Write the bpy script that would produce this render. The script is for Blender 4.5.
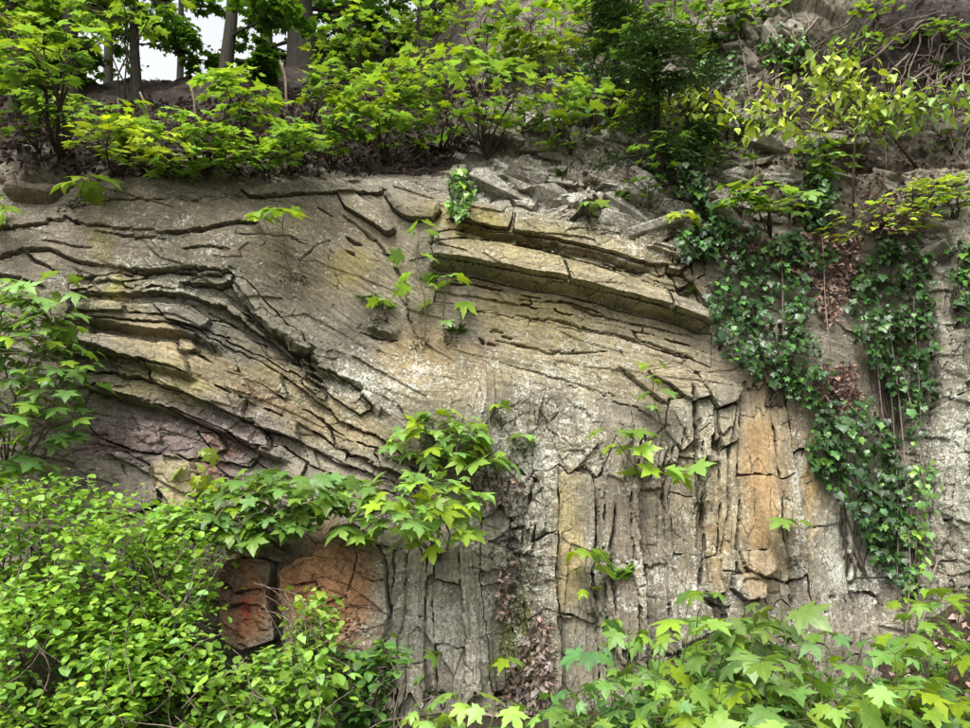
import bpy, bmesh, math, random
import numpy as np
from mathutils import Vector, Matrix

for o in list(bpy.data.objects):
    bpy.data.objects.remove(o)
SC = bpy.context.scene
COL = SC.collection
R = math.radians
random.seed(11)
rng = np.random.default_rng(11)

# ------------------------------------------------------------------ camera
F, CU, CV = 740.0, 485.0, 364.0          # focal length and centre in photo pixels
PITCH = R(10.0)
CAM = np.array([0.0, 0.0, 1.6])
cam = bpy.data.cameras.new('camera')
cam.sensor_fit = 'HORIZONTAL'; cam.sensor_width = 36.0; cam.lens = 36.0 * F / 970.0
cam.clip_start = 0.05; cam.clip_end = 3000
camo = bpy.data.objects.new('camera', cam); COL.objects.link(camo)
camo.location = CAM; camo.rotation_euler = (R(90) + PITCH, 0, 0)
SC.camera = camo

# ------------------------------------------------------------------ sky, sun, exposure
SUN_EL, SUN_AZ = R(56), R(205)            # azimuth measured clockwise from +Y (the cliff side)
w = bpy.data.worlds.new('World'); SC.world = w; w.use_nodes = True
nt = w.node_tree; nt.nodes.clear()
sky = nt.nodes.new('ShaderNodeTexSky'); sky.sky_type = 'NISHITA'; sky.sun_disc = False
sky.sun_elevation = SUN_EL; sky.sun_rotation = SUN_AZ
sky.air_density = 1.0; sky.dust_density = 6.0; sky.ozone_density = 1.0
hsv = nt.nodes.new('ShaderNodeHueSaturation'); hsv.inputs['Saturation'].default_value = 0.16
bg = nt.nodes.new('ShaderNodeBackground'); bg.inputs['Strength'].default_value = 0.15
wo = nt.nodes.new('ShaderNodeOutputWorld')
nt.links.new(sky.outputs[0], hsv.inputs['Color']); nt.links.new(hsv.outputs[0], bg.inputs['Color'])
nt.links.new(bg.outputs[0], wo.inputs['Surface'])
sl = bpy.data.lights.new('sun', 'SUN'); sl.energy = 1.05; sl.angle = R(22); sl.color = (1.0, 0.965, 0.9)
so = bpy.data.objects.new('sun', sl); COL.objects.link(so)
sd = Vector((math.sin(SUN_AZ) * math.cos(SUN_EL), math.cos(SUN_AZ) * math.cos(SUN_EL), math.sin(SUN_EL)))
so.rotation_euler = (-sd).to_track_quat('-Z', 'Y').to_euler(); so.location = (0, -4, 12)
SC.view_settings.view_transform = 'Standard'; SC.view_settings.look = 'None'
SC.view_settings.gamma = 1.0; SC.view_settings.use_curve_mapping = False
SC.view_settings.exposure = 1.42
SC.cycles.use_denoising = True
SC.cycles.max_bounces = 6; SC.cycles.diffuse_bounces = 3; SC.cycles.glossy_bounces = 2
SC.cycles.transmission_bounces = 4; SC.cycles.transparent_max_bounces = 4

# ------------------------------------------------------------------ small helpers
def lin(c):
    c = np.asarray(c, float) / 255.0
    return np.where(c <= 0.04045, c / 12.92, ((c + 0.055) / 1.055) ** 2.4)

def ray(u, v):
    a, b = (u - CU) / F, -(v - CV) / F
    cp, sp = math.cos(PITCH), math.sin(PITCH)
    return np.array([a, cp - b * sp, sp + b * cp])

def at_y(u, v, Y):
    d = ray(u, v)
    return CAM + d * (Y / d[1])

def project(P):
    cp, sp = math.cos(PITCH), math.sin(PITCH)
    q = P - CAM
    dep = q[..., 1] * cp + q[..., 2] * sp
    up = -q[..., 1] * sp + q[..., 2] * cp
    dep_ = np.maximum(dep, 0.05)
    return CU + F * q[..., 0] / dep_, CV - F * up / dep_, dep

def hash2(ix, iy, s):
    h = (ix.astype(np.int64) * 374761393 + iy.astype(np.int64) * 668265263 + s * 1442695041) & 0x7fffffff
    h = (h ^ (h >> 13)) * 1274126177 & 0x7fffffff
    return (h ^ (h >> 16)) & 0x7fffffff

def noise(x, y, s=0):
    x = np.asarray(x, float); y = np.asarray(y, float)
    ix = np.floor(x); iy = np.floor(y); fx = x - ix; fy = y - iy
    ix = ix.astype(np.int64); iy = iy.astype(np.int64)
    def g(a, b, dx, dy):
        t = hash2(a, b, s) * (2 * math.pi / 0x7fffffff)
        return np.cos(t) * dx + np.sin(t) * dy
    ux = fx * fx * fx * (fx * (fx * 6 - 15) + 10); uy = fy * fy * fy * (fy * (fy * 6 - 15) + 10)
    n0 = g(ix, iy, fx, fy) * (1 - ux) + g(ix + 1, iy, fx - 1, fy) * ux
    n1 = g(ix, iy + 1, fx, fy - 1) * (1 - ux) + g(ix + 1, iy + 1, fx - 1, fy - 1) * ux
    return (n0 * (1 - uy) + n1 * uy) * 1.5

def fbm(x, y, o=4, s=0, gain=0.5):
    r = 0; a = 1.0; t = 0
    for k in range(o):
        r = r + a * noise(x * 2 ** k, y * 2 ** k, s + 17 * k); t += a; a *= gain
    return r / t

def ridged(x, y, o=4, s=0):
    r = 0; a = 1.0; t = 0
    for k in range(o):
        r = r + a * (1 - 2 * np.abs(noise(x * 2 ** k, y * 2 ** k, s + 17 * k))); t += a; a *= .5
    return r / t

def facet(x, y, s=0, tilt=0.6):
    """broken-rock noise: tilted flat facets with sharp steps between them"""
    ix = np.floor(x).astype(np.int64); iy = np.floor(y).astype(np.int64)
    best = np.full(x.shape, 1e9); h = np.zeros(x.shape)
    K = 1.0 / 0x7fffffff
    for a in (-1, 0, 1):
        for b in (-1, 0, 1):
            cx, cy = ix + a, iy + b
            r1 = hash2(cx, cy, s); r2 = hash2(cx, cy, s + 7)
            dx = x - (cx + 0.08 + 0.84 * r1 * K); dy = y - (cy + 0.08 + 0.84 * r2 * K)
            d = dx * dx + dy * dy; m = d < best
            g1 = ((r1 >> 5) % 1024) / 511.5 - 1; g2 = ((r2 >> 5) % 1024) / 511.5 - 1; hh = ((r1 >> 9) % 1024) / 511.5 - 1
            h = np.where(m, hh * .6 + tilt * (g1 * dx + g2 * dy), h); best = np.where(m, d, best)
    return h

def sstep(a, b, x):
    t = np.clip((x - a) / (b - a), 0, 1); return t * t * (3 - 2 * t)

# ------------------------------------------------------------------ materials
def nmat(name):
    m = bpy.data.materials.new(name); m.use_nodes = True
    n = m.node_tree; n.nodes.clear()
    out = n.nodes.new('ShaderNodeOutputMaterial')
    return m, n, out

def N(n, typ, **kw):
    x = n.nodes.new(typ)
    for k, v in kw.items():
        setattr(x, k, v)
    return x

def mixc(n, fac, a, b, mode='MIX'):
    x = n.nodes.new('ShaderNodeMix'); x.data_type = 'RGBA'; x.blend_type = mode; x.clamp_factor = True
    for i, v in ((0, fac), (6, a), (7, b)):
        if hasattr(v, 'is_linked') or hasattr(v, 'links'):
            n.links.new(v, x.inputs[i])
        else:
            x.inputs[i].default_value = v if i == 0 else (*v, 1.0) if len(v) == 3 else v
    return x.outputs[2]

def mth(n, op, a, b=None, c=None, clamp=False):
    x = n.nodes.new('ShaderNodeMath'); x.operation = op; x.use_clamp = clamp
    for i, v in enumerate((a, b, c)):
        if v is None: continue
        if hasattr(v, 'links'): n.links.new(v, x.inputs[i])
        else: x.inputs[i].default_value = v
    return x.outputs[0]

def ramp(n, f, stops):
    x = n.nodes.new('ShaderNodeMapRange'); x.interpolation_type = 'SMOOTHSTEP'
    n.links.new(f, x.inputs[0]); x.inputs[1].default_value = stops[0]; x.inputs[2].default_value = stops[1]
    return x.outputs[0]

def ntex(n, vec, scale, detail=4, rough=0.6, dist=0.0):
    x = N(n, 'ShaderNodeTexNoise'); x.inputs['Scale'].default_value = scale
    x.inputs['Detail'].default_value = detail; x.inputs['Roughness'].default_value = rough
    x.inputs['Distortion'].default_value = dist
    n.links.new(vec, x.inputs['Vector'])
    return x.outputs['Fac']

def rock_material():
    m, n, out = nmat('rock')
    geo = N(n, 'ShaderNodeNewGeometry'); P = geo.outputs['Position']
    col = N(n, 'ShaderNodeAttribute', attribute_name='Col').outputs['Color']
    lich = N(n, 'ShaderNodeAttribute', attribute_name='lichen').outputs['Fac']
    moss = N(n, 'ShaderNodeAttribute', attribute_name='moss').outputs['Fac']
    n1 = ntex(n, P, 5.0, 6, 0.65)
    n2 = ntex(n, P, 38.0, 5, 0.7)
    n3 = ntex(n, P, 190.0, 3, 0.7)
    v = mth(n, 'MULTIPLY_ADD', ramp(n, n1, (.3, .7)), 0.5, 0.75)
    v2 = mth(n, 'MULTIPLY_ADD', ramp(n, n2, (.33, .67)), 0.55, 0.73)
    v3 = mth(n, 'MULTIPLY_ADD', ramp(n, n3, (.35, .65)), 0.28, 0.86)
    vv = mth(n, 'MULTIPLY', mth(n, 'MULTIPLY', mth(n, 'MULTIPLY', v, v2), v3), 0.84)
    c = N(n, 'ShaderNodeVectorMath', operation='SCALE')
    n.links.new(col, c.inputs[0]); n.links.new(vv, c.inputs['Scale'])
    base = c.outputs[0]
    # rusty / grey wandering tint
    nh = ntex(n, P, 2.6, 5, 0.7, 0.6)
    base = mixc(n, ramp(n, nh, (0.52, 0.75)), base, mixc(n, 0.4, base, (0.17, 0.135, 0.09)))
    nh2 = ntex(n, P, 9.0, 5, 0.7, 0.4)
    base = mixc(n, mth(n, 'MULTIPLY', ramp(n, nh2, (0.55, 0.72)), 0.55), base, (0.10, 0.092, 0.085))
    # fine bedding lamination and hairline joints, laid out along the beds
    sa = N(n, 'ShaderNodeAttribute', attribute_name='sa').outputs['Fac']; sb = N(n, 'ShaderNodeAttribute', attribute_name='sb').outputs['Fac']
    cmb = N(n, 'ShaderNodeCombineXYZ'); n.links.new(mth(n, 'MULTIPLY', sa, 4.5), cmb.inputs[0]); n.links.new(mth(n, 'MULTIPLY', sb, 55.0), cmb.inputs[1])
    lam = ntex(n, cmb.outputs[0], 1.0, 5, 0.65, 0.25)
    wob = mth(n, 'MULTIPLY_ADD', ntex(n, P, 7.0, 3, 0.6), 0.16, -0.08)
    cm2 = N(n, 'ShaderNodeCombineXYZ'); n.links.new(mth(n, 'MULTIPLY', mth(n, 'ADD', sa, wob), 3.4), cm2.inputs[0]); n.links.new(mth(n, 'MULTIPLY', mth(n, 'ADD', sb, mth(n, 'MULTIPLY', wob, .35)), 12.0), cm2.inputs[1])
    vo = N(n, 'ShaderNodeTexVoronoi', feature='DISTANCE_TO_EDGE', voronoi_dimensions='2D'); vo.inputs['Scale'].default_value = 1.0; n.links.new(cm2.outputs[0], vo.inputs['Vector'])
    brk = ramp(n, ntex(n, P, 5.0, 4, 0.7), (0.47, 0.60))
    crk = mth(n, 'MULTIPLY', ramp(n, vo.outputs['Distance'], (0.035, 0.008)), brk)
    vs = N(n, 'ShaderNodeVectorMath', operation='SCALE'); n.links.new(base, vs.inputs[0]); n.links.new(mth(n, 'MULTIPLY_ADD', ramp(n, lam, (.34, .66)), 0.36, 0.84), vs.inputs['Scale'])
    base = vs.outputs[0]
    base = mixc(n, mth(n, 'MULTIPLY', crk, 0.8), base, (0.025, 0.021, 0.017))
    # moss
    nm = ntex(n, P, 14.0, 6, 0.75)
    mf = ramp(n, mth(n, 'ADD', nm, mth(n, 'SUBTRACT', moss, 0.55)), (0.42, 0.62))
    base = mixc(n, mth(n, 'MULTIPLY', mf, 0.85), base, mixc(n, n2, (0.035, 0.05, 0.01), (0.11, 0.12, 0.02)))
    # crustose lichen: pale, ragged spots in patches
    nl = ntex(n, P, 46.0, 7, 0.72, 1.0)
    nl2 = ntex(n, P, 7.0, 4, 0.65)
    lt = mth(n, 'MULTIPLY_ADD', lich, -0.165, 0.655)
    lf = mth(n, 'ADD', nl, mth(n, 'MULTIPLY_ADD', nl2, 0.36, -0.18))
    lm = ramp(n, mth(n, 'SUBTRACT', lf, lt), (0.0, 0.03))
    nlc = ntex(n, P, 4.0, 2, 0.5)
    lc = mixc(n, nlc, (0.46, 0.50, 0.40), (0.48, 0.45, 0.41))
    base = mixc(n, mth(n, 'MULTIPLY', lm, 0.85), base, lc)
    # dark pits
    npit = ntex(n, P, 42.0, 6, 0.72, 0.6)
    base = mixc(n, mth(n, 'MULTIPLY', ramp(n, npit, (0.40, 0.32)), 0.5), base, (0.04, 0.036, 0.03))
    b = N(n, 'ShaderNodeBsdfPrincipled')
    n.links.new(base, b.inputs['Base Color']); b.inputs['Roughness'].default_value = 0.88
    b.inputs['Specular IOR Level'].default_value = 0.22
    h = mth(n, 'ADD', mth(n, 'MULTIPLY', n2, 1.0), mth(n, 'ADD', mth(n, 'MULTIPLY', n3, 0.35), mth(n, 'MULTIPLY', lm, 0.06)))
    h = mth(n, 'ADD', h, mth(n, 'MULTIPLY', ntex(n, P, 16.0, 5, 0.7, 0.3), 1.2))
    vor = N(n, 'ShaderNodeTexVoronoi', feature='F1'); vor.inputs['Scale'].default_value = 46; n.links.new(P, vor.inputs['Vector'])
    h = mth(n, 'ADD', h, mth(n, 'MULTIPLY', vor.outputs['Color'], .35))
    h = mth(n, 'ADD', h, mth(n, 'MULTIPLY', lam, 1.1)); h = mth(n, 'SUBTRACT', h, mth(n, 'MULTIPLY', crk, 1.5))
    bp = N(n, 'ShaderNodeBump'); bp.inputs['Strength'].default_value = 0.6; bp.inputs['Distance'].default_value = 0.014
    n.links.new(h, bp.inputs['Height']); n.links.new(bp.outputs[0], b.inputs['Normal'])
    n.links.new(b.outputs[0], out.inputs['Surface'])
    return m

def soil_material(name, c1, c2, c3):
    m, n, out = nmat(name)
    P = N(n, 'ShaderNodeNewGeometry').outputs['Position']
    n1 = ntex(n, P, 6, 6, 0.7); n2 = ntex(n, P, 55, 5, 0.75); n3 = ntex(n, P, 22, 4, 0.6, 1.0)
    base = mixc(n, ramp(n, n1, (0.35, 0.65)), c1, c2)
    base = mixc(n, ramp(n, n2, (0.5, 0.7)), base, c3)
    base = mixc(n, mth(n, 'MULTIPLY', ramp(n, n3, (0.45, 0.3)), 0.6), base, (0.012, 0.010, 0.008))
    b = N(n, 'ShaderNodeBsdfPrincipled'); n.links.new(base, b.inputs['Base Color'])
    b.inputs['Roughness'].default_value = 0.95; b.inputs['Specular IOR Level'].default_value = 0.15
    bp = N(n, 'ShaderNodeBump'); bp.inputs['Strength'].default_value = 0.9; bp.inputs['Distance'].default_value = 0.03
    n.links.new(mth(n, 'ADD', n2, mth(n, 'MULTIPLY', n3, 1.5)), bp.inputs['Height']); n.links.new(bp.outputs[0], b.inputs['Normal'])
    n.links.new(b.outputs[0], out.inputs['Surface'])
    return m

def leaf_material(name, attr, rough=0.42, trans=0.38, spec=0.45, var=0.5, veins=0.0, ttint=(1.25, 1.2, 0.5)):
    """Leaves: colour from the object (single leaves) or from an attribute (joined foliage)."""
    m, n, out = nmat(name)
    if attr:
        c = N(n, 'ShaderNodeAttribute', attribute_name='Col').outputs['Color']
        base = c
    else:
        oi = N(n, 'ShaderNodeObjectInfo')
        rnd = oi.outputs['Random']
        sc = N(n, 'ShaderNodeVectorMath', operation='SCALE')
        n.links.new(oi.outputs['Color'], sc.inputs[0])
        n.links.new(mth(n, 'MULTIPLY_ADD', rnd, var, 1 - var * .5), sc.inputs['Scale'])
        wn = N(n, 'ShaderNodeTexWhiteNoise', noise_dimensions='1D'); n.links.new(rnd, wn.inputs['W'])
        hs = N(n, 'ShaderNodeHueSaturation'); n.links.new(sc.outputs[0], hs.inputs['Color'])
        n.links.new(mth(n, 'MULTIPLY_ADD', wn.outputs['Value'], 0.05, 0.475), hs.inputs['Hue'])
        n.links.new(mth(n, 'MULTIPLY_ADD', wn.outputs['Value'], -0.25, 1.05), hs.inputs['Saturation'])
        base = hs.outputs[0]
        if veins > 0:
            tc = N(n, 'ShaderNodeTexCoord'); sp = N(n, 'ShaderNodeSeparateXYZ'); n.links.new(tc.outputs['Object'], sp.inputs[0])
            ang = mth(n, 'ARCTAN2', sp.outputs[0], sp.outputs[1])
            s = mth(n, 'ABSOLUTE', mth(n, 'SINE', mth(n, 'MULTIPLY', ang, 4.6)))
            vein = ramp(n, s, (0.16, 0.0))
            base = mixc(n, mth(n, 'MULTIPLY', vein, veins), base, mixc(n, 0.5, base, (0.34, 0.42, 0.12)))
    P = N(n, 'ShaderNodeNewGeometry').outputs['Position']
    nn = ntex(n, P, 30, 3, 0.6)
    s2 = N(n, 'ShaderNodeVectorMath', operation='SCALE'); n.links.new(base, s2.inputs[0])
    n.links.new(mth(n, 'MULTIPLY_ADD', nn, 0.6, 0.7), s2.inputs['Scale'])
    base = s2.outputs[0]
    base = mixc(n, mth(n, 'MULTIPLY', ramp(n, ntex(n, P, 48, 3, .6), (.66, .74)), .55), base, (0.20, 0.15, 0.05))
    b = N(n, 'ShaderNodeBsdfPrincipled'); n.links.new(base, b.inputs['Base Color'])
    b.inputs['Roughness'].default_value = rough; b.inputs['Specular IOR Level'].default_value = spec
    bp = N(n, 'ShaderNodeBump'); bp.inputs['Strength'].default_value = 0.25; bp.inputs['Distance'].default_value = 0.006
    n.links.new(ntex(n, P, 90, 2, 0.5), bp.inputs['Height']); n.links.new(bp.outputs[0], b.inputs['Normal'])
    t = N(n, 'ShaderNodeBsdfTranslucent')
    tm = mixc(n, 1.0, base, ttint, 'MULTIPLY'); n.links.new(tm, t.inputs['Color'])
    mx = N(n, 'ShaderNodeMixShader'); mx.inputs[0].default_value = trans
    n.links.new(b.outputs[0], mx.inputs[1]); n.links.new(t.outputs[0], mx.inputs[2])
    n.links.new(mx.outputs[0], out.inputs['Surface'])
    return m

def bark_material(name, c1, c2, scale=30):
    m, n, out = nmat(name)
    P = N(n, 'ShaderNodeNewGeometry').outputs['Position']
    mp = N(n, 'ShaderNodeMapping'); mp.inputs['Scale'].default_value = (1, 1, 0.25); n.links.new(P, mp.inputs[0])
    n1 = ntex(n, mp.outputs[0], scale, 5, 0.7); n2 = ntex(n, P, 6, 3, 0.6)
    base = mixc(n, ramp(n, n1, (0.35, 0.65)), c1, c2)
    base = mixc(n, mth(n, 'MULTIPLY', n2, 0.4), base, (0.03, 0.035, 0.015))
    b = N(n, 'ShaderNodeBsdfPrincipled'); n.links.new(base, b.inputs['Base Color']); b.inputs['Roughness'].default_value = 0.85
    b.inputs['Specular IOR Level'].default_value = 0.2
    bp = N(n, 'ShaderNodeBump'); bp.inputs['Strength'].default_value = 0.7; bp.inputs['Distance'].default_value = 0.012
    n.links.new(n1, bp.inputs['Height']); n.links.new(bp.outputs[0], b.inputs['Normal'])
    n.links.new(b.outputs[0], out.inputs['Surface'])
    return m

M = dict(
    rock=rock_material(),
    soil=soil_material('soil', (0.030, 0.022, 0.016), (0.060, 0.043, 0.032), (0.10, 0.075, 0.058)),
    ground=soil_material('ground_soil', (0.035, 0.028, 0.018), (0.065, 0.05, 0.034), (0.12, 0.09, 0.065)),
    maple=leaf_material('maple_leaf', False, 0.40, 0.40, 0.42, 0.45, 0.6),
    bramble=leaf_material('bramble_leaf', False, 0.42, 0.34, 0.42, 0.55, 0.35),
    ivy=leaf_material('ivy_leaf', False, 0.34, 0.10, 0.42, 0.9, 0.35, (1.1, 1.2, .6)),
    foliage=leaf_material('foliage', True, 0.45, 0.42, 0.35),
    darkfoliage=leaf_material('dark_foliage', True, 0.36, 0.12, 0.4),
    litter=leaf_material('dead_leaves', True, 0.8, 0.1, 0.15, ttint=(1, .9, .8)),
    bark=bark_material('tree_bark', (0.010, 0.008, 0.006), (0.034, 0.026, 0.020)),
    stem=bark_material('young_stem', (0.10, 0.075, 0.05), (0.20, 0.16, 0.11), 60),
    dstem=bark_material('dark_stem', (0.035, 0.026, 0.018), (0.08, 0.06, 0.045), 60),
    green_stem=bark_material('green_stem', (0.07, 0.10, 0.025), (0.12, 0.13, 0.04), 60),
    root=bark_material('root_bark', (0.13, 0.10, 0.08), (0.29, 0.235, 0.195), 50),
)

# ------------------------------------------------------------------ object helpers
def mesh_np(name, V, Q, smooth=True, mat=None, colors=None, floats=None, step=0):
    me = bpy.data.meshes.new(name)
    V = np.asarray(V, np.float32); Q = np.asarray(Q, np.int32)
    k = Q.shape[1]
    me.vertices.add(len(V)); me.vertices.foreach_set('co', V.ravel())
    me.loops.add(Q.size); me.loops.foreach_set('vertex_index', Q.ravel())
    me.polygons.add(len(Q)); me.polygons.foreach_set('loop_start', np.arange(0, Q.size, k, dtype=np.int32))
    me.polygons.foreach_set('use_smooth', np.full(len(Q), smooth))
    if step:                                             # faces of sharp breaks stay flat, so edges read crisp
        q = V[Q]; d1 = np.cross(q[:, 1] - q[:, 0], q[:, 3] - q[:, 0]); d2 = np.cross(q[:, 3] - q[:, 2], q[:, 1] - q[:, 2])
        area = np.linalg.norm(d1, axis=1) + np.linalg.norm(d2, axis=1)
        me.polygons.foreach_set('use_smooth', area < step)
    if colors is not None:
        a = me.color_attributes.new('Col', 'FLOAT_COLOR', 'POINT')
        c4 = np.ones((len(V), 4), np.float32); c4[:, :3] = colors
        a.data.foreach_set('color', c4.ravel())
    for nm, arr in (floats or {}).items():
        a = me.attributes.new(nm, 'FLOAT', 'POINT'); a.data.foreach_set('value', np.asarray(arr, np.float32))
    me.update(calc_edges=True)
    if mat: me.materials.append(mat)
    return me

def obj(name, me, parent=None, loc=None):
    o = bpy.data.objects.new(name, me); COL.objects.link(o)
    if parent: o.parent = parent
    if loc is not None: o.location = loc
    return o

def tag(o, label=None, cat=None, group=None, kind=None):
    if label: o['label'] = label
    if cat: o['category'] = cat
    if group: o['group'] = group
    if kind: o['kind'] = kind
    return o

class MB:
    """collects tubes and polygons, built as ONE mesh"""
    def __init__(s): s.v = []; s.f = []
    def tube(s, pts, rad, n=5):
        pts = [Vector(p) for p in pts]
        b0 = len(s.v); L = len(pts)
        for i, p in enumerate(pts):
            t = (pts[min(i + 1, L - 1)] - pts[max(i - 1, 0)]); t = t.normalized() if t.length > 1e-9 else Vector((0, 0, 1))
            a = t.orthogonal().normalized() if i == 0 else (a - t * a.dot(t)).normalized()
            bb = t.cross(a); r = rad[i] if hasattr(rad, '__len__') else rad
            for k in range(n):
                th = 2 * math.pi * k / n
                s.v.append(tuple(p + (a * math.cos(th) + bb * math.sin(th)) * r))
        for i in range(L - 1):
            for k in range(n):
                k2 = (k + 1) % n
                s.f.append((b0 + i * n + k, b0 + i * n + k2, b0 + (i + 1) * n + k2, b0 + (i + 1) * n + k))
        s.f.append(tuple(b0 + (L - 1) * n + k for k in range(n)))
    def build(s, name, mat, parent=None, origin=(0, 0, 0)):
        me = bpy.data.meshes.new(name)
        ox, oy, oz = origin
        me.from_pydata([(x - ox, y - oy, z - oz) for x, y, z in s.v], [], s.f)
        me.polygons.foreach_set('use_smooth', np.full(len(me.polygons), True))
        me.materials.append(mat); me.update()
        return obj(name, me, parent)

def curve_pts(a, b, n=6, bend=0.05, sag=0.0, seed=None):
    a = np.array(a, float); b = np.array(b, float); L = np.linalg.norm(b - a)
    r = np.random.default_rng(seed if seed is not None else random.randrange(10 ** 9))
    o1 = r.normal(0, bend * L, 3); o2 = r.normal(0, bend * L * .5, 3)
    out = []
    for i in range(n):
        t = i / (n - 1)
        p = a + (b - a) * t + o1 * math.sin(math.pi * t) + o2 * math.sin(2 * math.pi * t)
        p[2] += sag * L * 4 * t * (1 - t)
        out.append(p)
    return out

# ================================================================== CLIFF AND HILLSIDE
def foot_y(X):
    return 4.93 + 0.10 * np.sin(X * 0.9 + 0.6) + 0.16 * sstep(2.0, 3.4, X) - 0.10 * sstep(-1.2, -2.6, X)
def t_top(X):
    return 3.93 - 0.32 * sstep(-0.3, 0.7, X) + 0.05 * np.sin(X * 2.1)
def th_bank(X):
    return R(43) + R(19) * sstep(-0.8, 0.5, X) + R(6) * sstep(2.0, 2.8, X)
def t_ridge(X):
    return 7.0 + 0.35 * np.sin(X * 1.3) + 6.5 * sstep(-2.7, -0.6, X)

T_MAX = 40.0
TS = np.concatenate([np.arange(-0.25, 16, 0.02), np.arange(16, T_MAX, 0.25)])
def profile(Xs):
    """Y and Z along the slope for each X (rows: TS, columns: Xs)"""
    t = TS[:, None]; X = Xs[None, :]
    tt = t_top(X); tr = t_ridge(X)
    th = R(85) + (th_bank(X) - R(85)) * sstep(tt - 0.12, tt + 0.2, t)
    th = th + (R(2) - th) * sstep(tr - 0.5, tr + 0.7, t)
    dt = np.diff(TS, prepend=TS[0])[:, None]
    Y = np.cumsum(np.cos(th) * dt, 0) + foot_y(X); Z = np.cumsum(np.sin(th) * dt, 0) - 0.25
    return Y, Z, th

def base_grid(Xs, Tq):
    Y, Z, th = profile(Xs)
    i = np.clip(np.searchsorted(TS, Tq) - 1, 0, len(TS) - 2)
    f = ((Tq - TS[i]) / (TS[i + 1] - TS[i]))[:, None]
    Yq = Y[i] * (1 - f) + Y[i + 1] * f; Zq = Z[i] * (1 - f) + Z[i + 1] * f; Tt = th[i] * (1 - f) + th[i + 1] * f
    Xq = np.broadcast_to(Xs[None, :], Yq.shape)
    P = np.stack([Xq, Yq, Zq], -1)
    Nn = np.stack([np.zeros_like(Tt), -np.sin(Tt), np.cos(Tt)], -1)
    return P, Nn

# large bulges and hollows of the face, in metres towards the viewer
def bulge(P, u, v):
    b = 0.10 * fbm(P[..., 0] * 0.7, P[..., 2] * 0.7, 3, 5)
    b += 0.16 * np.exp(-((u - 250) / 120) ** 2 - ((v - 240) / 60) ** 2)        # upper massive bed swells out
    b -= 0.16 * np.exp(-((u - 190) / 130) ** 2 - ((v - 440) / 45) ** 2)        # hollow under the ledges
    b += 0.22 * np.exp(-((u - 310) / 95) ** 2 - ((v - 620) / 100) ** 2)        # rusty block stands forward
    b += 0.10 * np.exp(-((u - 560) / 160) ** 2 - ((v - 255) / 50) ** 2)
    b -= 0.20 * np.exp(-((u - 515) / 28) ** 2 - ((v - 600) / 80) ** 2)         # gully
    b += 0.10 * np.exp(-((u - 770) / 60) ** 2 - ((v - 500) / 90) ** 2)
    b -= 0.25 * np.exp(-((u - 895) / 45) ** 2 - ((v - 480) / 200) ** 2)        # gully under the ivy
    b -= 0.15 * np.exp(-((u - 850) / 70) ** 2 - ((v - 260) / 50) ** 2)
    b += 0.16 * np.exp(-((u - 965) / 30) ** 2 - ((v - 330) / 140) ** 2)
    b -= 0.10 * np.exp(-((u - 470) / 60) ** 2 - ((v - 480) / 40) ** 2)
    return b

STEP = 0.0076
xf = np.arange(-3.95, 3.95, STEP)
wing = 0.012 * 1.12 ** np.arange(48); wing = np.cumsum(wing); wing = wing[wing < 14]
XS = np.concatenate([xf[0] - wing[::-1], xf, xf[-1] + wing])
TC = np.arange(-0.2, 4.2, STEP)
P0, N0 = base_grid(XS, TC)
u0, v0, _ = project(P0)
P0 = P0 + N0 * bulge(P0, u0, v0)[..., None]
U, V, _ = project(P0)
NT, NX = U.shape
D = np.zeros((NT, NX)); DEEP = np.zeros((NT, NX)); LAB = np.zeros((NT, NX), np.int32)
PIECES = {}                                  # label -> name
wu = 4.0 * fbm(U / 60, V / 60, 2, 31); wv = 4.0 * fbm(U / 60, V / 60, 2, 57)
wu += 0.7 * fbm(U / 7, V / 7, 2, 71); wv += 0.7 * fbm(U / 7, V / 7, 2, 91)
jag = sstep(-.3, .5, noise(U / 60, V / 60, 95))
rim = np.exp(-((V - np.interp(U, [222, 262, 300, 336, 400], [274, 312, 350, 374, 434])) / 26) ** 2) * sstep(210, 235, U) * sstep(420, 395, U)
wu += 8 * rim * facet(U / 24, V / 24, 63, .8); wv += 8 * rim * facet(U / 24, V / 24, 64, .8)
wu += 2.6 * jag * facet(U / 11, V / 11, 61, 1.2) + 5 * fbm(U / 110, V / 110, 2, 65); wv += 2.6 * jag * facet(U / 11, V / 11, 62, 1.2)
UW, VW = U + wu, V + wv
OPEN = sstep(-.15, .35, noise(U / 24, V / 24, 99))            # where joints gape

def seg_dist(pts, Ug, Vg):
    """distance to a polyline, signed: positive above / left-hand side when drawn left to right"""
    best = np.full(Ug.shape, 1e9); sg = np.ones(Ug.shape); par = np.zeros(Ug.shape)
    tot = 0; L = [math.dist(pts[i], pts[i + 1]) for i in range(len(pts) - 1)]; TL = sum(L)
    for i in range(len(pts) - 1):
        (x0, y0), (x1, y1) = pts[i], pts[i + 1]
        dx, dy = x1 - x0, y1 - y0; l2 = dx * dx + dy * dy
        t = np.clip(((Ug - x0) * dx + (Vg - y0) * dy) / l2, 0, 1)
        px, py = x0 + t * dx, y0 + t * dy
        d = np.hypot(Ug - px, Vg - py)
        cr = dx * (Vg - y0) - dy * (Ug - x0)
        m = d < best
        best = np.where(m, d, best); sg = np.where(m, np.where(cr < 0, 1, -1), sg); par = np.where(m, (tot + t * L[i]) / TL, par)
        tot += L[i]
    return best, sg, par

def window(pts, pad):
    p = np.array(pts); m = (U > p[:, 0].min() - pad) & (U < p[:, 0].max() + pad) & (V > p[:, 1].min() - pad) & (V < p[:, 1].max() + pad)
    r = np.where(m.any(1))[0]; c = np.where(m.any(0))[0]
    if len(r) == 0 or len(c) == 0: return None
    return slice(r[0], r[-1] + 1), slice(c[0], c[-1] + 1)

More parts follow.
